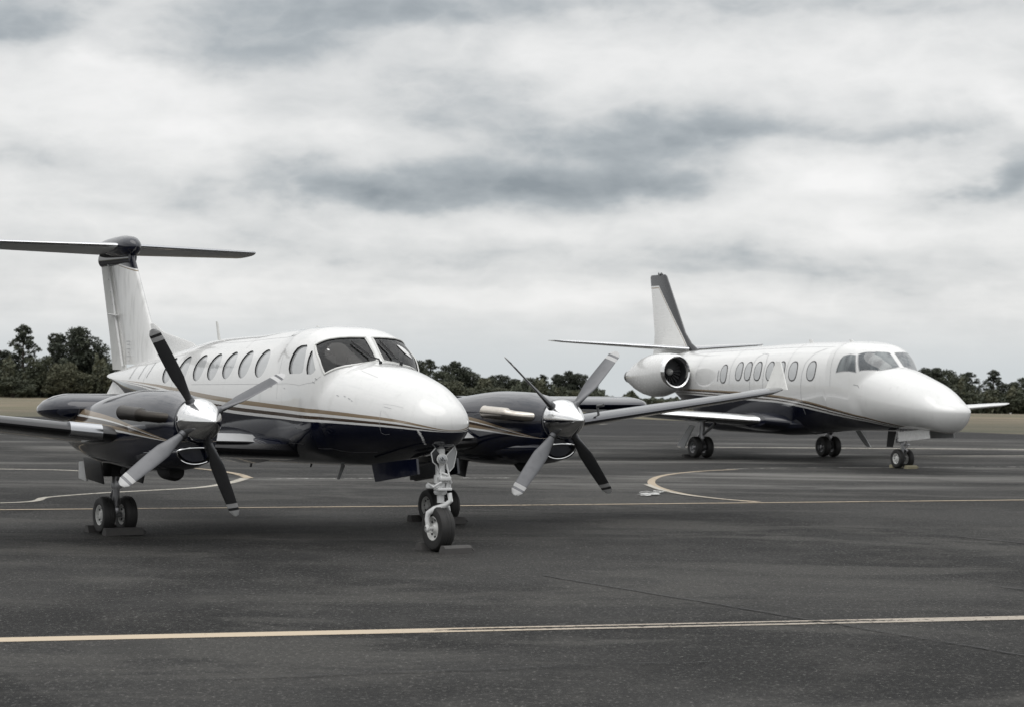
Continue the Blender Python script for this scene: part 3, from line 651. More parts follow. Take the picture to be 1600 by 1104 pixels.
mk.build('registration_mark', 'grey_paint', ka)
bt = MB(); bt.lathe([(-.02, .001), (.0, .05), (.07, .115), (.2, .165), (.45, .185), (.8, .17), (1.2, .135), (1.6, .08), (1.9, .03), (1.98, .001)], (-5.66, 0, 4.17), (-1, 0, .03), 28)
bt.loft([[(-5.82-1.35*t_+.0, .075*math.sin(a)*1.0, 4.0+.0*t_+.12*math.cos(a)) for a in (2*math.pi*j/16 for j in range(16))] for t_ in (0, .5, 1)])
bt.build('tail_bullet', 'navy_gloss', ka)
for s in (1, -1):
    wing_mesh([(-5.98, .05*s, 4.20, 1.25, .11, 5), (-6.95, 2.74*s, 4.23, .82, .10, 5), (-7.10, 2.80*s, 4.215, .62, .08, 5), (-7.22, 2.83*s, 4.205, .4, .05, 5)], boot=.07).build('tailplane', ['tail_metal', 'boot_silver'], ka)
    el_ = MB(); el_.tube([(-7.02, .25*s, 4.155), (-7.62, 2.68*s, 4.175)], .008, 6); el_.build('elevator_hinge', 'grey_paint', ka)
    vf = MB(); vf.loft([[(x, y*s, z) for x, y, z in ((-5.0+dxx, .16+d2, 1.72), (-6.2+dxx*.2, .14+d2, 1.98), (-6.35, .26+d2, 1.62), (-5.8, .28+d2, 1.50))] for dxx, d2 in ((0, 0), (0, .02))]); vf.build('ventral_fin', 'white_paint', ka, 0)

# wings
LE = lambda y: 1.34-.165*(abs(y)-3.0)
ZW = lambda y: 1.355+.106*(abs(y)-3.0)
for s in (1, -1):
    wing_mesh([(1.42, .45*s, 1.13, 2.35, .16, 1), (1.40, 1.2*s, 1.16, 2.3, .155, 1), (1.38, 2.4*s, 1.22, 2.25, .15, 1)], boot=.035).build('inner_wing', ['navy_gloss', 'boot_black'], ka)
    secs = [(LE(y), y*s, ZW(y), c, th, 4) for y, c, th in ((2.75, 1.95, .15), (3.05, 1.9, .145), (5.5, 1.5, .135), (8.0, 1.12, .125))]
    secs += [(LE(8.4)-.02, 8.4*s, ZW(8.4), 1.02, .12, 2), (LE(8.7)-.12, 8.68*s, ZW(8.7)+.01, .85, .10, 2), (LE(8.7)-.34, 8.84*s, ZW(8.8)+.02, .55, .08, 2)]
    wing_mesh(secs, boot=.10).build('outer_wing', ['navy_gloss', 'boot_dark' if s > 0 else 'boot_black'], ka)
    if s < 0:      # bare metal section and landing light next to the nacelle
        wing_mesh([(LE(y)+.012, y*s, ZW(y), c*.13, .9, 2) for y, c in ((3.22, 1.9), (3.62, 1.85))], boot=.9).build('leading_edge_panel', ['boot_silver', 'boot_silver'], ka)
    # root fairing, winglet, flap, static bits
    rf = MB(); rf.loft([[(.88+.36*q-1.3+1.3*math.cos(a), (.50+.72*q)*s, 1.16+.03*q+.27*(1-.42*q)*math.sin(a)) for a in (2*math.pi*j/48 for j in range(48))] for q in (0, .2, .4, .6, .8, 1)]); rf.build('wing_root_fairing', 'navy_gloss', ka)
    lt = MB(); lt.loft([[(x, y*s, z) for x, y, z in ((1.40-dx_, y_, 1.25+h_), (1.16-dx_, y_, 1.345+h_), (1.16-dx_, y_, 1.33+h_), (1.38-dx_, y_, 1.235+h_))] for y_, h_, dx_ in ((1.02, -.01, .14), (1.25, .01, .02), (1.6, .02, 0), (2.2, .035, 0))]); lt.build('wing_leading_edge_panel', 'grey_paint', ka)
    wl = MB(); yb = 8.74; zb = ZW(8.7)
    wl.loft([[(x, (y+d)*s, z) for x, y, z in ((LE(8.7)-.10, yb, zb+.01), (LE(8.7)-.66, yb+.02, zb+.02), (LE(8.7)-.62, yb+.20, zb+.47), (LE(8.7)-.50, yb+.19, zb+.46))] for d in (0, .025)]); wl.build('winglet', 'offwhite_paint', ka, 0)
    ws_ = MB(); ws_.tube([(LE(4.6)-.1, 4.6*s, ZW(4.6)+.05), (LE(4.6)-.14, 4.6*s, ZW(4.6)+.19)], .018, 8); ws_.tube([(LE(4.6)-.14, 4.6*s, ZW(4.6)+.19), (LE(4.6)+.02, 4.6*s, ZW(4.6)+.21)], .022, 8); ws_.build('stall_vane', 'dark_grey', ka)
for (y0, y1, zt, zz) in ((-3.32, -1.95, 1.845, 1.47), (3.1, 6.55, 1.835, 1.60)):
    fl = MB(); n_ = 20; h = (zt-zz)/2; zc_ = (zt+zz)/2
    st_ = [(y0 if abs(y0) > abs(y1) else y1, .05), (0, .55), (0, .8), (0, .95), (0, 1)]
    e = y0 if y0 < 0 else y1; i_ = y1 if y0 < 0 else y0; d = -1 if e > i_ else 1
    ys = [(e, .12), (e+d*.03, .40), (e+d*.10, .68), (e+d*.20, .88), (e+d*.32, 1), (i_, 1)]
    fl.loft([[(-.65+.50*math.cos(a)*f+(f-1)*.2, y, zc_+h*math.sin(a)*f+(1-f)*-.05) for a in (2*math.pi*j/n_ for j in range(n_))] for y, f in ys]); fl.build('flap', 'navy_gloss', ka)
    if y0 < 0:
        k_ = MB(); k_.lathe([(0, .03), (.05, .045), (.09, .02)], (-.14, -2.60, 1.68), (1, 0, 0), 10)
        for a in (20, 120, 220): k_.tube([(-.08, -2.6, 1.68), (-.04, -2.6+.12*math.cos(R(a)), 1.68+.09*math.sin(R(a)))], [.018, .010], 6)
        k_.build('flap_actuator', 'gear_metal', ka)

# engines
NA = Body(2.87, -1.42, .001, .35,
    top=[(3, 1.84), (2.8, 1.85), (2.6, 1.875), (2.2, 1.925), (1.6, 1.935), (.7, 1.87), (.16, 1.79), (-.5, 1.66), (-1.5, 1.42)],
    bot=[(3, 1.10), (2.8, 1.06), (2.6, .99), (2.2, .925), (1.1, .90), (.2, .93), (-.6, 1.03), (-1.2, 1.18), (-1.5, 1.26)],
    wid=[(3, .285), (2.8, .295), (2.5, .335), (1.8, .395), (.5, .42), (-.5, .36), (-1.5, .17)],
    zc=[(3, 1.50), (0, 1.42), (-1.5, 1.36)], n=2.25)
EY = 2.64
def nac_shift(mb, s): mb.v = [(x, y+EY*s, z) for x, y, z in mb.v]; return mb
BL = {1: ((43, 28), (-49, -19), (-142, -44), (143, -22)), -1: ((63, 20), (-30, 33), (-127, -48), (157, -26))}
for s in (1, -1):
    na = nac_shift(body_mesh(NA, [2.869]+[2.87-.07*i for i in range(1, 56)]+[-1.07-.35*(1-(1-i/9)**2) for i in range(1, 10)], 72), s).build('engine_nacelle', 'nac_paint', ka)
    # chin intake: lip, throat
    ip = MB(); path = []
    for j in range(33):
        a = 2*math.pi*j/32; path.append((2.90+.05*math.sin(a)+.0, EY*s+.255*math.cos(a)*(1 if math.sin(a) < 0 else 1.0), 1.20+(.155*math.sin(a) if math.sin(a) < 0 else .05*math.sin(a))))
    ip.tube(path, .011, 8, 0, False); ip.build('intake_lip', 'chrome', na)
    th_ = MB(); th_.loft([[(2.895-.12*q+.05*math.sin(a)*(1-q), EY*s+.245*math.cos(a)*(1-.3*q), 1.20+(.145*math.sin(a) if math.sin(a) < 0 else .045*math.sin(a))*(1-.3*q)) for a in (2*math.pi*j/32 for j in range(32))] for q in (0, 1)], 0, (False, True))
    th_.build('intake_throat', 'black', na)
    ch = MB(); ch.loft([[(x, EY*s+w_*math.cos(a), zc_+(h_*math.sin(a) if math.sin(a) < 0 else h2*math.sin(a))) for a in (2*math.pi*j/32 for j in range(32))] for x, w_, zc_, h_, h2 in ((2.90, .265, 1.20, .165, .06), (2.7, .30, 1.19, .205, .1), (2.3, .33, 1.17, .24, .12), (1.8, .33, 1.15, .22, .12), (1.3, .28, 1.12, .12, .1))], 0, (False, True)); ch.build('chin_cowl', 'navy_gloss', na)
    oc_ = MB(); oc_.loft([[(x, EY*s+.13*math.cos(a)*f, .93+dz_+.11*math.sin(a)*f) for a in (2*math.pi*j/20 for j in range(20))] for x, f, dz_ in ((2.30, .75, .0), (2.24, 1, -.01), (2.0, 1, 0), (1.8, .6, .06))]); oc_.build('oil_cooler_scoop', 'black', na)
    for e in (1, -1):
        ex = MB(); yb = EY*s+e*.36
        P_ = [(2.70, yb-e*.14, 1.60), (2.58, yb+e*.0, 1.61), (2.46, yb+e*.09, 1.62), (2.36, yb+e*.125, 1.63), (2.34, yb+e*.13, 1.632), (2.31, yb+e*.13, 1.634), (1.84, yb+e*.15, 1.65), (1.80, yb+e*.152, 1.65)]
        ex.tube(P_, [.055, .062, .064, .066, .082, .088, .088, .094], 20, 0, False); ex.tube([(1.805, yb+e*.152, 1.65), (2.3, yb+e*.12, 1.64)], .075, 20, 1)
        ex.build('exhaust_stack', ['exhaust' if s*e < 0 and s > 0 else 'exhaust_dark', 'black'], na)
    pr = MB(); pr.lathe([(0, .262), (.0, .268), (.06, .272), (.12, .268), (.2, .248), (.3, .205), (.40, .145), (.48, .085), (.535, .04), (.557, .018), (.56, .001)], (2.875, EY*s, 1.575), (1, 0, .0), 48)
    sp_ = pr.build('propeller', 'chrome', ka)
    bp = MB(); bp.lathe([(0, .255), (-.02, .27), (0.004, .274), (.006, .001)], (2.868, EY*s, 1.575), (1, 0, 0), 48); bp.build('spinner_backplate', 'gear_metal', sp_)
    for ang, pit in BL[s]:
        bl = blade_mesh(.19, 1.26, pit-9, pit+3, .208)
        rot = Matrix.Rotation(-R(ang), 3, 'X')
        bl.v = [tuple(rot @ Vector(v)+Vector((2.99, EY*s, 1.575))) for v in bl.v]
        bl.build('propeller_blade', ['blade', 'blade_white'], sp_)
        cf = MB(); dr = rot @ Vector((0, 0, 1)); cc = Vector((2.99, EY*s, 1.575)); cf.tube([cc+dr*.17, cc+dr*.30], [.075, .055], 16); cf.build('blade_cuff', 'blade', sp_)

# landing gear
def main_gear(s):
    y = 2.53*s if s < 0 else 2.46
    g = MB(); g.tube([(.04, y, 1.02), (.03, y, .62)], .062, 18); g.tube([(.03, y, .63), (.0, y, .27)], .043, 16); g.lathe([(0, .07), (.04, .075), (.08, .07)], (.03, y, .60), (0, 0, 1), 16)
    g.tube([(0, y-.11, .245), (0, y+.11, .245)], .035, 12)
    g.tube([(-.03, y, .60), (-.17, y, .47), (-.03, y, .33)], [.026, .02, .026], 8)
    g.tube([(.03, y, .68), (.45, y, 1.0)], .028, 8); g.tube([(.0, y+.05, .62), (-.02, y+.055, .3)], .010, 6); g.box((.02, y, .30), (.11, .09, .10), None, 0, .02)
    gear = g.build('main_landing_gear', 'gear_metal', ka)
    for e in (-1, 1): wheel(gear, (0, y+e*(.155 if s < 0 else .15), .248), .248, .165, .52)
    for e in (-1, 1):
        d = MB(); d.box((-.02, y+e*.30, .84), (.62, .022, .30), rx(-e*10) @ ry(4), 0, .008); d.build('gear_door', 'gear_white' if False else 'dark_grey', gear)
    d = MB(); d.loft([[(x, (y+yy*s), z) for x, z in ((-.62, .93), (-.30, .96), (-.34, .68), (-.62, .71))] for yy in (.26, .285)]); d.build('gear_door', 'gear_white', gear, 0)
    b = MB(); b.box((.05, y, .87), (.34, .30, .22), ry(-3), 0, .02); b.build('gear_bay_fairing', 'black', gear)
main_gear(-1); main_gear(1)
g = MB(); nx = 4.20
g.tube([(nx+.02, 0, 1.30), (nx+.04, 0, .78)], .060, 18); g.tube([(nx+.04, 0, .80), (nx+.05, 0, .60)], .045, 16)
g.lathe([(0, .075), (.05, .08), (.10, .075)], (nx+.03, 0, .84), (0, 0, 1), 18); g.lathe([(0, .07), (.03, .085), (.07, .07)], (nx+.04, 0, .70), (0, 0, 1), 18)
g.box((nx+.13, 0, .90), (.10, .15, .05), None, 0, .01); g.box((nx+.10, .0, .77), (.14, .19, .035), None, 0, .01); g.box((nx-.02, -.11, .80), (.10, .06, .05), rz(20), 0, .01); g.box((nx+.03, .11, .81), (.08, .06, .07), None, 0, .01)
g.tube([(nx-.06, -.12, .83), (nx+.12, -.14, .80), (nx+.16, -.05, .86)], .016, 8); g.tube([(nx+.08, .13, .84), (nx+.14, .06, .94), (nx+.08, -.05, .98)], .014, 8)
g.tube([(nx+.10, -.035, 1.02), (nx+.14, -.05, .90), (nx+.11, -.03, .72)], .010, 6); g.tube([(nx+.10, .045, 1.08), (nx+.15, .06, .93), (nx+.10, .04, .75)], .010, 6)
# bent fork leg down the starboard side of the wheel, second leg to port
g.tube([(nx+.13, .075, .72), (nx+.155, .08, .63), (nx+.11, .03, .57), (nx+.03, -.07, .525), (nx-.03, -.128, .47), (nx-.03, -.140, .40), (nx-.0, -.140, .27)], [.03, .033, .036, .038, .036, .031, .027], 14)
g.tube([(nx+.06, .02, .60), (nx+.04, .11, .54), (nx+.01, .138, .45), (nx, .138, .27)], [.03, .03, .03, .026], 12)
g.tube([(nx, -.165, .285), (nx, .165, .285)], .024, 12); g.lathe([(0, .045), (.02, .045), (.03, .03)], (nx, -.150, .285), (0, -1, 0), 14)
ng = g.build('nose_landing_gear', 'gear_white', ka)
wheel(ng, (nx, 0, .285), .285, .20, .50)
# taxi lights, small side doors with their ribs
def disc(c, r_, ax, name, mt, par, dp=.03):
    q = MB(); q.lathe([(0, r_*.8), (dp, r_), (dp+.006, r_*.9), (dp+.008, .001)], c, ax, 24); return q.build(name, mt, par)
disc((nx+.10, -.035, 1.135), .070, (1, -.15, .05), 'taxi_light', 'offwhite_paint', ng, .05)
q = MB(); q.lathe([(.0, .052), (.012, .056), (.016, .05), (.016, .001)], (nx+.158, -.045, 1.138), (1, -.15, .05), 24); q.build('light_lens', 'lens', ng)
q = MB(); q.tube([(nx+.178, -.085, 1.15), (nx+.178, -.055, 1.12), (nx+.178, -.06, 1.165), (nx+.178, -.02, 1.12)], .005, 5); q.build('light_filament', 'dark_grey', ng)
for s, pts in ((-1, [(.10, 1.27), (.16, 1.21), (.135, 1.10), (.08, 1.06), (.055, .99)]), (1, [(.05, 1.17), (.12, 1.24), (.17, 1.29), (.20, 1.22), (.16, 1.04), (.10, .98)])):
    fl = MB(); k = 1 if s > 0 else 1
    poly = [(s*(a if s > 0 else a), z) for a, z in pts]
    fl.loft([[(nx+.06+dx_, y_, z_) for y_, z_ in poly+([(s*.05, 1.02)] if s > 0 else [(s*.04, 1.2)])] for dx_ in (0, .018)]); fl.build('gear_leg_bracket', 'grey_paint' if s > 0 else 'dark_grey', ng, 0)
    ed = MB(); ed.tube([(nx+.082, y_, z_) for y_, z_ in poly], .008, 6); ed.build('bracket_rim', 'gear_white', ng)
for y_, mt in ((-.27, 'navy_gloss'), (.27, 'navy_gloss')):
    s = 1 if y_ > 0 else -1
    d = MB(); d.loft([[(x, y_+s*dy_, z) for x, z in ((4.16, 1.14), (3.02, 1.02), (3.12, .80), (4.20, .95))] for dy_ in (0, .03)]); d.build('nose_gear_door', mt, ka, 0)
d = MB(); d.loft([[(x, -.02+dy_, z) for x, z in ((4.15, 1.10), (3.5, .95), (3.52, .84), (4.2, .93))] for dy_ in (0, .12)]); d.build('drag_brace', 'dark_grey', ng, 0)
# ---------------------------------------------------------------- the jet
ci = thing('business_jet', 'farther airplane, white over navy twin-engine jet with low wing and grey-edged tail fin, parked behind', 'airplane', (6.79, 55.24, 0), R(25-90))
cf = body_mesh(CI, xsteps(CI, (4.0, 6.3)), 96).build('fuselage', 'ci_paint', ci)
CWS = [(5.55, .965), (5.44, .80), (5.36, .675), (5.48, .55), (5.585, .435), (5.645, .27), (5.68, .085), (5.80, .085), (5.95, .09), (6.07, .10), (6.09, .26), (6.06, .42), (5.99, .56), (5.89, .69), (5.75, .82)]
CSW = [(4.70, 1.217), (5.0, 1.14), (5.43, 1.05), (5.37, .89), (5.275, .745), (5.07, .77), (4.86, .85), (4.79, .94), (4.74, 1.07)]
for s in (1, -1):
    for o_, nm in ((CWS, 'windshield'), (CSW, 'cockpit_window')):
        a = MB(); patch(CI, grow(o_, .035, .03), .003, 6, s, a); a.build('window_frame', 'grey_paint', ci)
        patch(CI, o_, .006, 6, s).build(nm, 'ci_glass', ci)
    for x, z, w_ in ((3.59, 2.30, .175), (2.76, 2.29, .175), (2.19, 2.29, .155), (1.67, 2.285, .155), (1.08, 2.28, .155), (.60, 2.275, .15), (.15, 2.27, .15), (-.62, 2.20, .15)):
        a = MB(); patch(CI, ellip(CI, x, z, w_+.03, .255, 20, 2.4), .003, 3, s, a, dense=1); a.build('window_frame', 'seal', ci)
        patch(CI, ellip(CI, x, z, w_, .225, 20, 2.4), .006, 3, s, dense=1).build('cabin_window', 'window_glass', ci)
pc = MB(); SC = CI.side
for s in (1, -1):
    skinline(CI, [(3.17, 2.3), (3.17, SC(3.17, 1.75)), (3.19, SC(3.19, 2.2)), (3.24, SC(3.24, 2.5)), (3.45, SC(3.45, 2.74)), (3.8, SC(3.8, 2.86))], .016, .002, s, pc)
    skinline(CI, [(.74, SC(.74, 1.78)), (.74, SC(.74, 2.4)), (.82, SC(.82, 2.65)), (1.0, SC(1.0, 2.74)), (1.25, SC(1.25, 2.72)), (1.38, SC(1.38, 2.5)), (1.38, SC(1.38, 1.78))], .016, .002, s, pc)
    skinline(CI, [(-.9, SC(-.9, 2.30)), (-.9, SC(-.9, 2.0))], .05, .003, s, pc)
    skinline(CI, [(5.4, SC(5.4, 1.98)), (5.55, SC(5.55, 1.96)), (5.6, SC(5.6, 1.9))], .02, .002, s, pc)
for s in (1, -1):
    for x_ in (-2.1, -.3, 2.45, 4.45): skinline(CI, [(x_, .3), (x_, .9), (x_, 1.6)], .010, .002, s, pc)
    skinline(CI, [(4.2, .52), (1.0, .52), (-2.8, .52)], .010, .002, s, pc);
pc.build('panel_lines', ['grey_paint'], ci, 0)
for x, z, h in ((2.2, 3.0, .10), (4.0, 3.02, .06), (-.2, 2.92, .05)):
    q = MB(); blade_ant(q, x, 0, z, h, .22, .08); q.build('roof_antenna', 'white_paint', ci)
vfin([(-3.35, 2.75, 2.9, .22), (-4.0, 3.05, 2.2, .2), (-4.35, 3.35, 1.82, .19), (-5.46, 5.0, 1.0, .12), (-5.55, 5.06, .85, .08)]).build('tail_fin', 'fin_livery', ci)
vfin([(-5.62, 2.75, .62, .11), (-5.95, 3.6, .55, .10), (-6.22, 4.9, .36, .07)]).build('rudder', 'white_paint', ci) if False else None
q = MB(); q.tube([(-5.95, 0, 5.05), (-5.97, 0, 5.14)], [.03, .01], 8); q.lathe([(0, .05), (.05, .055), (.1, .001)], (-5.8, 0, 5.03), (0, 0, 1), 10); q.build('beacon', 'dark_grey', ci)
for s in (1, -1):
    wing_mesh([(-3.95, .1*s, 2.90, 1.75, .10, 0), (-5.35, 3.1*s, 3.06, 1.0, .09, 0), (-5.55, 3.35*s, 3.08, .8, .08, 0), (-5.75, 3.45*s, 3.09, .5, .05, 0)], boot=.05).build('tailplane', ['white_paint', 'boot_silver'], ci)
    sec = [(1.95, .6*s, 1.00, 2.9, .15, 1), (1.75, 1.2*s, 1.02, 2.7, .145, 1), (1.62, 1.5*s, 1.035, 2.5, .14, 1), (.2, 6.9*s, 1.36, 1.25, .12, 1), (-.1, 8.0*s, 1.42, 1.0, .11, 1), (-.35, 8.35*s, 1.45, .6, .08, 1)]
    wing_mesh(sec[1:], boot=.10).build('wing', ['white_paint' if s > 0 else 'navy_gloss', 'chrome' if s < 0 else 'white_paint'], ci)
    wing_mesh([(2.5, .3*s, .96, 3.9, .16, 1), (2.35, .85*s, .98, 3.6, .16, 1), (2.0, 1.25*s, 1.02, 3.0, .15, 1)], boot=.0).build('wing_root_fairing', ['navy_gloss', 'navy_gloss'], ci)
    # nacelle
    n_ = MB(); cy, cz = 1.38*s, 2.24
    prof = [(.0, .395), (-.03, .43), (.0, .465), (.08, .50), (.35, .555), (.8, .60), (1.2, .595), (1.6, .53), (2.0, .42), (2.35, .29), (2.6, .20)]
    rings = []
    for d, r_ in prof: rings.append([(-2.42-d, cy+r_*math.cos(a)*.93, cz-.10*min(1, max(0, d)/.9)-.03*max(0, d-.9)+r_*math.sin(a)) for a in (2*math.pi*j/40 for j in range(40))])
    n_.loft(rings, 0, (False, False)); na = n_.build('engine_nacelle', 'white_paint', ci)
    rg = MB(); rg.lathe([(.14, .500), (.06, .488), (.0, .462), (-.035, .43), (-.01, .395), (.08, .375)], (-2.415, cy, cz), (-1, 0, 0), 40); rg.v = [(x, cy+(y-cy)*.94, z) for x, y, z in rg.v]; rg.build('intake_ring', 'chrome', na)
    tt = MB(); tt.lathe([(.05, .378), (.25, .36), (.55, .37), (.56, .001)], (-2.415, cy, cz), (-1, 0, 0), 36); tt.build('intake_duct', 'dark_grey', na)
    fn = MB()
    for k in range(20):
        a = 2*math.pi*k/20; c_, s_ = math.cos(a), math.sin(a)
        fn.loft([[(-2.80-dd*.06, cy+r_*math.cos(a+dd*.22), cz+r_*math.sin(a+dd*.22)) for dd in (0, 1, 1.05, .05)] for r_ in (.09, .36)])
    fn.lathe([(-.16, .001), (-.12, .04), (-.04, .085), (.02, .1)], (-2.80, cy, cz), (-1, 0, 0), 20, 1); fn.build('fan', ['gear_metal', 'offwhite_paint'], na)
    tp = MB(); tp.lathe([(.0, .20), (.18, .165), (.19, .14), (.05, .12)], (-4.97, cy, cz-.155), (-1, 0, 0), 24); tp.build('exhaust_nozzle', 'exhaust_dark', na)
    py = MB(); py.loft([[(x, y, cz+.02+h_) for x, h_ in ((-2.75, 0), (-2.9, .07), (-4.2, .07), (-4.5, 0), (-4.2, -.07), (-2.9, -.07))] for y in (.35*s, .95*s)]); py.build('engine_pylon', 'white_paint', ci)
    # main gear
    y = 1.99*s; g = MB(); g.tube([(.05, y, .98), (.05, y, .50)], .075, 14); g.tube([(.05, y, .52), (.0, y, .28)], .055, 12); g.tube([(0, y-.13, .28), (0, y+.13, .28)], .04, 10)
    g.tube([(.08, y, .60), (.55, y-.1*s, .90)], .04, 8); g.tube([(-.05, y, .62), (-.22, y, .48), (-.03, y, .34)], .03, 8); mg = g.build('main_landing_gear', 'gear_metal', ci)
    for e in (-1, 1): wheel(mg, (0, y+e*.165, .28), .28, .19, .50, 'gear_metal')
    d = MB(); e1 = [(-.08, .86), (.16, .84), (-.36, .25), (-.72, .28), (-.62, .40)] if s < 0 else [(.30, .80), (.52, .80), (.92, .48), (1.10, .30), (.92, .30), (.62, .50)]
    d.loft([[(x, (y+(-.02 if s < 0 else .30)*s*-1*(-1)+k_*s), z) for x, z in e1] for k_ in (0.30, .325)]); d.build('gear_door', 'grey_paint', mg, 0)
bf = Body(3.0, -2.9, .8, .8, top=[(-3, 1.1), (3, 1.1)], bot=[(-3, .80), (-1.5, .63), (1.5, .63), (3, .80)], wid=[(-3, .8), (3, .8)], zc=[(-3, .95), (3, .95)], n=2.6)
body_mesh(bf, xsteps(bf, (9, 9)), 48).build('belly_fairing', 'navy_gloss', ci)
nx = 6.15; g = MB(); g.tube([(nx-.02, 0, 1.0), (nx, 0, .55)], .06, 14); g.tube([(nx, 0, .56), (nx, 0, .24)], .042, 12); g.tube([(nx, -.13, .235), (nx, .13, .235)], .03, 10)
g.tube([(nx+.05, 0, .52), (nx+.2, 0, .42), (nx+.05, 0, .3)], .022, 8); g.box((nx-.02, -.06, .66), (.16, .16, .10), None, 0, .02); g.box((nx+.06, .08, .56), (.14, .08, .05), rz(15), 0, .01); g.tube([(nx+.02, .09, .9), (nx+.06, .10, .5)], .018, 8)
cg = g.build('nose_landing_gear', 'gear_metal', ci)
for e in (-1, 1): wheel(cg, (nx, e*.14, .23), .23, .13, .52)
d = MB(); d.loft([[(x, -.22-dy_, z) for x, z in ((6.30, .87), (7.52, .98), (7.54, .76), (6.33, .64))] for dy_ in (0, .025)]); d.build('nose_gear_door', 'white_paint', ci, 0)
d = MB(); d.loft([[(x, .20+dy_, z) for x, z in ((6.5, .90), (7.85, .96), (7.87, .78), (6.5, .72))] for dy_ in (0, .025)]); d.build('nose_gear_door', 'grey_paint', ci, 0)
d = MB(); d.loft([[(x, -.17-dy_, z) for x, z in ((5.82, .88), (6.13, .88), (6.0, .50), (5.76, .50))] for dy_ in (0, .02)]); d.build('nose_gear_door', 'black', ci, 0)

# ---------------------------------------------------------------- wheel chocks
def to_world(pos, yaw, m):
    a = yaw+math.pi/2
    return (pos[0]+m[0]*math.sin(a)+m[1]*math.cos(a), pos[1]-m[0]*math.cos(a)+m[1]*math.sin(a), m[2])
def chock(pos, yaw, m, ln, label, h=.095, d=.15, mt='chock', flip=1):
    q = MB(); q.loft([[(x*flip, y, z) for x, z in ((-d/2, 0), (d/2, 0), (d/2-.01, h*.35), (d*.18, h), (-d*.30, h), (-d/2, h*.7))] for y in (-ln/2, -ln/2+.01, ln/2-.01, ln/2)])
    q.tube([(0, ln/2-.01, h*.6), (0, ln/2+.04, h*.55), (0.02, ln/2+.07, .02)], .009, 6)
    o = q.build('wheel_chock', mt, None, 30); o.location = to_world(pos, yaw, m); o.rotation_euler = (0, 0, yaw); tag(o, label, 'wheel chock', 'chocks at the airplane wheels'); return o
KP = (KX, KY)
chock(KP, KYAW, (4.50, .07, 0), .38, 'grey wheel chock in front of the nearer airplane nose wheel', flip=-1)
chock(KP, KYAW, (3.90, .05, 0), .30, 'dark wheel chock behind the nearer airplane nose wheel')
chock(KP, KYAW, (.30, -2.54, 0), .52, 'long grey wheel chock in front of the left twin main wheels of the nearer airplane', flip=-1)
chock(KP, KYAW, (-.30, -2.58, 0), .46, 'grey wheel chock behind the left twin main wheels of the nearer airplane')
chock(KP, KYAW, (-.30, 2.38, 0), .48, 'pale grey chock left of the main wheels seen behind the nose wheel')
chock(KP, KYAW, (.30, 2.46, 0), .48, 'dark chock right of the main wheels seen behind the nose wheel', flip=-1)
CP = (6.79, 55.24); CYAW = R(25-90)
chock(CP, CYAW, (5.90, .0, 0), .30, 'small pale chock left of the farther jet nose wheels', .08, .14, 'chock_yellow')
chock(CP, CYAW, (6.40, .06, 0), .30, 'small pale chock right of the farther jet nose wheels', .08, .14, 'chock_yellow', -1)
chock(CP, CYAW, (-.35, -2.15, 0), .34, 'dark chock beside the left main wheels of the farther jet', .08, .16, 'chock')

# ---------------------------------------------------------------- ground
def gz(x, y):
    t = min(max((y-104)/(290-104), 0), 1); t = t*t*(3-2*t)
    return -(2.75+.0076*max(-90, min(90, x)))*t-.035*max(0, y-335)
gm = MB(); ys = [-30, 0, 30, 60, 80, 90, 100, 110, 125, 145, 170, 200, 230, 260, 290, 330, 420, 700, 1500, 4000]; xs_ = [-2500, -900, -400, -200, -120, -80, -40, -15, 0, 15, 40, 80, 120, 200, 400, 900, 2500]
V = [(x, y, gz(x, y)-.02) for y in ys for x in xs_]; n = len(xs_)
gm.add(V, [(j*n+i, j*n+i+1, (j+1)*n+i+1, (j+1)*n+i) for j in range(len(ys)-1) for i in range(n-1)])
tag(gm.build('ground', 'grass', None, 80), kind='structure')
def sheet(name, pts, mt, z=0.0, kind='structure'):
    q = MB(); q.add([(x, y, z) for x, y in pts], [tuple(range(len(pts)))]); o = q.build(name, mt, None, 0)
    if o.data.polygons[0].normal.z < 0: o.data.flip_normals()
    return tag(o, kind=kind)
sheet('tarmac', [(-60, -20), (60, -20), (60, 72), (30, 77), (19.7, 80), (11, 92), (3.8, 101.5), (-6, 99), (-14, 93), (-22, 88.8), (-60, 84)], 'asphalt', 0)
def strip(name, pts, wd, mt, z=.004, smooth=True, curve_=False):
    P = [Vector((x, y, 0)) for x, y in pts]
    if curve_:
        Q = []
        for i in range(len(P)-1):
            p0, p1, p2, p3 = P[max(i-1, 0)], P[i], P[i+1], P[min(i+2, len(P)-1)]
            for k in range(8):
                t = k/8; Q.append(.5*((2*p1)+(p2-p0)*t+(2*p0-5*p1+4*p2-p3)*t*t+(3*p1-p0-3*p2+p3)*t**3))
        P = Q+[P[-1]]
    L, Rr = [], []
    for i, p in enumerate(P):
        d = (P[min(i+1, len(P)-1)]-P[max(i-1, 0)]).normalized(); nn = Vector((-d.y, d.x, 0)); w_ = wd if not isinstance(wd, (list, tuple)) else wd[0]+(wd[1]-wd[0])*i/(len(P)-1)
        L.append((p+nn*w_/2).to_tuple()[:2]+(z,)); Rr.append((p-nn*w_/2).to_tuple()[:2]+(z,))
    q = MB(); k = len(L); q.add(L+Rr, [(i, k+i, k+i+1, i+1) for i in range(k-1)]); o = q.build(name, mt, None, 0)
    return tag(o, kind='structure')
strip('painted_line', [(-9, 17.86-9*.268), (0, 17.86), (12, 17.86+12*.268)], .27, 'line_front', .004)
strip('painted_line', [(-16, 29.2), (-7.81, 31.73), (.03, 34.2), (9.29, 37.35), (20, 41.0)], .15, 'line_yellow', .008)
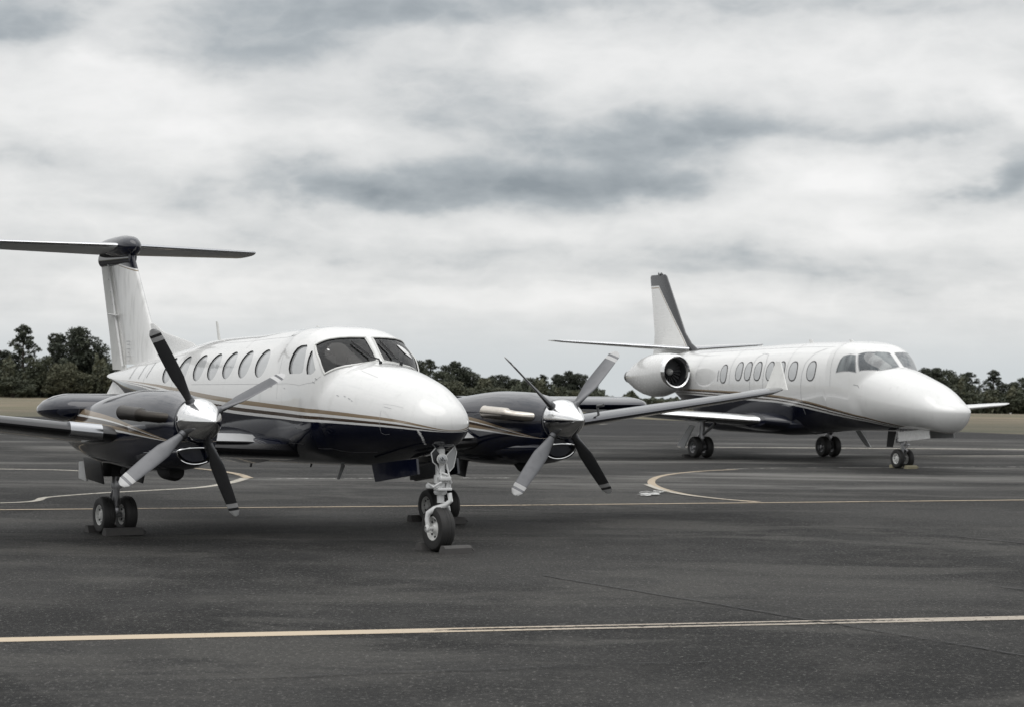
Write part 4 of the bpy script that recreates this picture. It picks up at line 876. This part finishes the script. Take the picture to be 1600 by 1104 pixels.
strip('painted_line', [(-12.5, 32.0), (-8.21, 33.35), (-7.8, 34.94), (-7.23, 36.15), (-6.42, 37.28), (-5.75, 38.3), (-5.42, 39.9), (-5.33, 41.75)], [.12, .20], 'line_pale', .004, curve_=True)
strip('painted_line', [(-5.25, 41.6), (-5.75, 43.3), (-6.6, 44.9), (-7.72, 46.2), (-9.5, 48)], [.20, .10], 'line_yellow', .012, curve_=True)
strip('painted_line', [(-14, 44.4), (-10.89, 44.18), (-9.4, 44.0), (-8.3, 42.9)], .18, 'line_pale', .004, curve_=True)
strip('painted_line', [(-4.8, 41.6), (-3.5, 42.0), (-2.0, 42.5), (0, 43)], .18, 'line_faint', .004)
strip('painted_line', [(4.3, 35.95), (3.75, 36.6), (3.25, 37.7), (2.95, 39.2), (2.82, 41.0), (2.95, 43.0), (3.35, 44.9), (4.17, 46.7), (5.24, 48.0)], [.20, .12], 'line_yellow', .004, curve_=True)
strip('painted_line', [(4.0, 36.15), (3.6, 36.75), (3.15, 37.75), (2.85, 39.2), (2.70, 41.0)], [.05, .14], 'line_pale', .012, curve_=True)
strip('painted_line', [(5.0, 47.9), (6.8, 48.9), (12.54, 50.9), (22, 54)], .13, 'line_faint', .012, curve_=True)
strip('painted_line', [(5, 62), (16, 63.5), (30, 66)], .40, 'line_pale', .004)
strip('painted_line', [(-22, 74), (-8, 81), (4, 88)], .5, 'line_pale', .004)
strip('painted_line', [(10.5, 57), (18, 59.5), (24, 62)], .22, 'line_pale', .004)
rs = random.Random(8)
for cx_, cy_, ra, rb in ((2.55, 37.9, .22, .62), (2.42, 37.35, .13, .30), (2.75, 38.4, .12, .35)):
    sheet('paint_spill', [(cx_+ra*math.cos(a_)*q_, cy_+rb*math.sin(a_)*q_) for a_, q_ in ((2*math.pi*i/22, rs.uniform(.72, 1.1)) for i in range(22))], 'line_white', .012+.004*cx_)
def ray_x(px, y, d):       # world x at distance d for an image column
    a, b = px-800, y-552; u = a*math.cos(ROLL)+b*math.sin(ROLL); return u/F*d
def wobble(a, b, n=26, amp=.05, seed=1):
    rr = random.Random(seed); return [(a[0]+(b[0]-a[0])*i/n+rr.uniform(-amp, amp), a[1]+(b[1]-a[1])*i/n+rr.uniform(-amp, amp)) for i in range(n+1)]
# paving seams: parallel joints about four metres apart (the lanes between them differ a little in tone)
for i, u0 in enumerate([12.2, 15.95, 20.4, 24.9, 29.3, 33.8, 38.4, 43.1, 48.0]):
    P0 = Vector((.85*u0, .53*u0)); D = Vector((.53, -.85)); a_, b_ = P0-D*(26 if i > 2 else (18.9, 15.9, 21)[i]), P0+D*26
    strip('paving_seam', wobble((a_.x, a_.y), (b_.x, b_.y), 130, .018, i), .030, 'crack', .012)
for i, (a, b) in enumerate((((-8, 26), (-3.0, 24.2)), ((6.5, 27), (9.5, 29.5)), ((-2, 14.8), (1.5, 15.9)), ((3, 31.5), (7, 33)))):
    strip('tarmac_crack', wobble(a, b, 40, .05, 50+i), .018, 'crack', .016)
tag((lambda q: q)(MB().box((0, 0, .30), (.16, .16, .60), None, 0, .02).box((0, 0, .63), (.22, .22, .05), None, 0, .015).build('marker_post', 'offwhite_paint', None, 30, (ray_x(1579, 640, 262), 262, gz(ray_x(1579, 640, 262), 262)))), 'small pale marker post at the foot of the trees at far right', 'marker post')

# ---------------------------------------------------------------- trees
def leaf_cloud(mb, rnd, blobs, dens, size, mi=0):
    for (c, r3, wgt) in blobs:
        c = Vector(c); n = int(dens*wgt)
        for _ in range(n):
            d = Vector((rnd.gauss(0, 1), rnd.gauss(0, 1), rnd.gauss(0, 1))).normalized(); q = rnd.random()**.45
            if noise.noise(d*2.2+c) < -.22: continue
            p = c+Vector((d.x*r3[0], d.y*r3[1], d.z*r3[2]))*q
            a = Vector((rnd.gauss(0, 1), rnd.gauss(0, 1), rnd.gauss(0, 1))).normalized(); b = a.orthogonal().normalized(); s = size*rnd.uniform(.5, 1.3)
            cc = a.cross(b)
            o = len(mb.v); mb.v += [tuple(p+b*s), tuple(p+cc*s*.55), tuple(p-b*s), tuple(p-cc*s*.55)]; mb.f.append((o, o+1, o+2, o+3)); mb.mi.append(mi); mb.flat.append(True)
def tree_proto(kind, seed):
    """unit tree about 10 m tall"""
    rnd = random.Random(seed); tr = MB(); cr = MB(); blobs = []
    H_ = 10
    if kind == 'oak':
        tr.tube([(0, 0, -.6), (.1, 0, 2.2), (.05, .1, 4.5), (0, 0, 7)], [.34, .26, .18, .06], 10)
        for i in range(17):
            a = i*2.4+rnd.random(); z = 3.3+5.6*(i/17); rr = 3.2*math.sin(min(math.pi, (z-1.4)/9.0*math.pi))**.7*rnd.uniform(.55, 1.0)
            e = (rr*math.cos(a), rr*math.sin(a), z+rnd.uniform(-.3, .5)); tr.tube([(0, 0, z*.55), (e[0]*.5, e[1]*.5, z*.8), e], [.11, .07, .03], 6)
            blobs.append((e, (rnd.uniform(1.1, 1.7), rnd.uniform(1.1, 1.7), rnd.uniform(.8, 1.2)), 1))
        blobs += [((0, 0, 9.0), (1.3, 1.3, .9), .8), ((0, 0, 6), (2.2, 2.2, 2.4), 2.0), ((0, 0, 3.2), (2.4, 2.4, 1.5), 1.3)]
        leaf_cloud(cr, rnd, blobs, 520, .21)
    elif kind == 'pine':
        tr.tube([(0, 0, -.6), (.05, 0, 5), (.1, 0, 9.9)], [.22, .15, .03], 8)
        for i in range(26):
            a = i*2.4+rnd.random()*.8; z = 2.6+7.2*(i/26); rr = (2.6*(1-(i/26)**1.5)+.35)*rnd.uniform(.45, 1.15)
            e = (rr*math.cos(a), rr*math.sin(a), z+rr*rnd.uniform(.05, .45)); tr.tube([(0, 0, z), e], [.06, .02], 5)
            for q in (.55, 1): blobs.append(((e[0]*q, e[1]*q, z+(e[2]-z)*q), (rnd.uniform(.4, .75), rnd.uniform(.4, .75), rnd.uniform(.25, .5)), 1))
        blobs.append(((0, 0, 2.6), (1.8, 1.8, 1.6), 5))
        leaf_cloud(cr, rnd, blobs, 85, .18)
    elif kind == 'snag':
        tr.tube([(0, 0, -.6), (.1, .1, 5), (.0, .1, 9.6)], [.2, .12, .03], 8)
        for i in range(14):
            a = rnd.random()*6.28; z = 3.5+5.8*(i/14); rr = rnd.uniform(.5, 1.5)*(1.2-i/20); e = (rr*math.cos(a), rr*math.sin(a), z+rr*.6); tr.tube([(0, 0, z), e], [.05, .02], 5)
            blobs.append((e, (.5, .5, .4), 1))
        leaf_cloud(cr, rnd, blobs, 55, .16)
    else:      # broad bushy tree
        tr.tube([(0, 0, -.6), (0, .1, 3), (.1, 0, 6)], [.3, .2, .07], 8)
        for i in range(16):
            a = i*2.4+rnd.random(); z = 1.8+6.6*(i/16); rr = 3.6*(1-(i/16)**2)**.5*rnd.uniform(.6, 1.0)
            e = (rr*math.cos(a), rr*math.sin(a), z); tr.tube([(0, 0, z*.6), e], [.09, .03], 5); blobs.append((e, (rnd.uniform(1.2, 1.9), rnd.uniform(1.2, 1.9), rnd.uniform(.9, 1.4)), 1))
        blobs.append(((0, 0, 4), (3, 3, 3), 3)); leaf_cloud(cr, rnd, blobs, 470, .23)
    me_t = tr.build('trunk', 'bark', None, 60).data; me_c = cr.build('crown', ['leaf_dark'], None, 0).data
    me_c2 = me_c.copy(); me_c2.materials[0] = MATS['leaf_olive']
    for o in list(bpy.data.objects):
        if o.data in (me_t, me_c): bpy.data.objects.remove(o)
    return me_t, (me_c, me_c2)
PRO = {(k, i): tree_proto(k, 11+i*7+len(k)) for k, c in (('oak', 3), ('pine', 2), ('snag', 1), ('broad', 3)) for i in range(c)}
def top_z(px, y, d):
    a, b = px-800, y-552; v = -a*math.sin(ROLL)+b*math.cos(ROLL); return CAM_H+d*(-v/F+math.tan(PITCH))
TREES = [  # column, top row, distance, kind, variant, width factor, tone, label
 (-28, 540, 290, 'broad', 0, .9, 0, 'dark bushy tree cut by the left edge of the photo'),
 (6, 545, 300, 'oak', 1, .7, 0, 'dark round tree at the far left, left of the ragged thin-crowned pine'),
 (37, 507, 296, 'pine', 0, 1.15, 0, 'tall ragged pine with thin see-through crown at the far left'),
 (66, 548, 286, 'broad', 1, .62, 1, 'low bush-like tree between the ragged pine and the big round oak'),
 (86, 532, 300, 'pine', 1, .8, 0, 'smaller thin pine just left of the big round oak'),
 (118, 510, 296, 'oak', 0, 1.12, 0, 'largest round oak of the left treeline with small gaps in its crown'),
 (100, 560, 283, 'broad', 2, .7, 1, 'olive green bush in front of the big round oak'),
 (150, 549, 300, 'oak', 2, .72, 0, 'round dark tree right of the big oak, left of the white tail fin'),
 (176, 562, 292, 'broad', 0, .75, 0, 'dark tree partly hidden by the base of the white T-tail fin'),
 (206, 575, 300, 'oak', 1, .7, 0, 'dark tree mostly hidden behind the tail cone of the nearer airplane'),
 (20, 585, 280, 'broad', 2, .8, 1, 'low olive bush at the foot of the ragged pine'),
 (648, 560, 292, 'oak', 2, .6, 0, 'dark tree just right of the cockpit of the nearer airplane'),
 (672, 560, 298, 'pine', 1, .8, 0, 'pointed dark tree right of the cockpit, left of the rounded dome-shaped tree'),
 (692, 572, 290, 'broad', 0, .55, 0, 'low dark tree between the pointed tree and the dome-shaped tree'),
 (711, 563, 296, 'oak', 0, .72, 0, 'dome-shaped dark tree above the nearer airplane nose'),
 (733, 574, 300, 'broad', 1, .6, 0, 'sloping dark tree on the right shoulder of the dome-shaped tree'),
 (700, 590, 280, 'broad', 2, .8, 1, 'olive bush in front of the dome-shaped tree above the nose'),
 (760, 585, 296, 'broad', 2, .6, 0, 'low tree above the left end of the right engine cowling'),
 (782, 583, 300, 'oak', 1, .5, 0, 'low round tree just left of the thin upright propeller blade'),
 (806, 586, 300, 'broad', 0, .5, 0, 'low tree just right of the thin upright propeller blade'),
 (770, 600, 282, 'broad', 1, .8, 1, 'olive bush low behind the right engine cowling'),
 (830, 588, 300, 'oak', 2, .5, 0, 'low dark tree directly above the right engine cowling'),
 (849, 584, 298, 'pine', 0, .6, 0, 'narrow tree with thin top above the right propeller spinner'),
 (869, 583, 300, 'pine', 1, .65, 0, 'narrow pine between the two upper blades of the right propeller'),
 (888, 578, 298, 'oak', 0, .55, 0, 'tallest small oak left of the white-tipped raised propeller blade'),
 (903, 581, 299, 'oak', 1, .48, 0, 'small oak partly behind the white-tipped raised propeller blade'),
 (925, 592, 300, 'broad', 1, .42, 0, 'low tree right behind the white-tipped raised propeller blade'),
 (1424, 570, 296, 'broad', 0, .6, 0, 'dark tree showing just right of the jet windshield'),
 (1446, 572, 296, 'oak', 1, .55, 0, 'dark tree above the front of the jet nose'),
 (1462, 573, 290, 'pine', 1, .9, 0, 'pointed dark tree above the jet nose'),
 (1478, 575, 300, 'oak', 2, .6, 0, 'dark tree above the tip half of the jet nose'),
 (1497, 578, 298, 'broad', 2, .6, 0, 'rounded dark tree above the jet nose tip'),
 (1512, 580, 300, 'pine', 1, .85, 0, 'pointed tree directly above the jet nose tip'),
 (1530, 588, 300, 'snag', 0, 1.0, 0, 'thin nearly bare tree between the jet nose and the ragged tree to its right'),
 (1553, 577, 298, 'pine', 0, .85, 0, 'ragged lone tree standing above its neighbours at far right'),
 (1540, 603, 290, 'broad', 1, .85, 1, 'low olive bush in front of the thin bare tree at right'),
 (1576, 592, 300, 'broad', 0, .6, 0, 'low dark tree right of the ragged lone tree'),
 (1598, 588, 298, 'oak', 0, .62, 0, 'dark tree cut by the right edge of the photo'),
 (1500, 606, 286, 'broad', 0, .8, 1, 'low olive bush right of the jet nose'),
 (1590, 612, 285, 'broad', 2, .8, 1, 'low olive bush at the far right edge'),
 (1630, 590, 295, 'broad', 1, .8, 0, ''),
]
for px, py, d, kind, var, wf, tone_, lab in TREES:
    if not lab: continue
    x = ray_x(px, py, d); z0 = gz(x, d); h = top_z(px, py, d)-z0
    t = thing('tree', lab, 'tree', (x, d, z0), random.Random(px).uniform(0, 6.28), 'trees along the far edge of the field')
    me_t, me_c = PRO[(kind, var)]
    for nm, me in (('trunk', me_t), ('crown', me_c[tone_])):
        o = bpy.data.objects.new(nm, me); COL.objects.link(o); o.parent = t
    s = h/10.0; sw = s*(1.25 if kind == 'broad' else 1.0)*max(.8, min(1.5, wf/s*1.0)) if False else wf*1.02
    t.scale = (sw, sw, s)
# undergrowth that closes the gaps below the crowns
rnd = random.Random(5)
def undergrowth(name, p0, p1, d0, d1, hh, n, size=.26):
    ug = MB()
    for _ in range(n):
        px = rnd.uniform(p0, p1); d = rnd.uniform(d0, d1); x = (px-800)/F*d; z0 = gz(x, d)
        hx = hh*(.55+.75*noise.noise(Vector((px*.035, 0, 3)))+.35*noise.noise(Vector((px*.13, 5, 3))))
        p = Vector((x, d, z0+max(hh*.5, hx)*rnd.random()**.8))
        a = Vector((rnd.gauss(0, 1), rnd.gauss(0, 1), rnd.gauss(0, 1))).normalized(); b = a.orthogonal().normalized(); s = size*rnd.uniform(.5, 1.3); cc = a.cross(b)
        o = len(ug.v); ug.v += [tuple(p+b*s), tuple(p+cc*s*.55), tuple(p-b*s), tuple(p-cc*s*.55)]; ug.f.append((o, o+1, o+2, o+3)); ug.mi.append(0 if noise.noise(Vector((px*.06, d*.1, 0))) < .15 else 1); ug.flat.append(True)
    tag(ug.build(name, ['leaf_dark', 'leaf_olive'], None, 0), kind='stuff')
undergrowth('undergrowth', -60, 240, 284, 304, 6.6, 42000)
undergrowth('undergrowth', 640, 945, 284, 304, 4.6, 40000)
undergrowth('undergrowth', 935, 1120, 284, 310, 2.3, 12000)
undergrowth('undergrowth', 1400, 1680, 284, 304, 5.2, 40000)
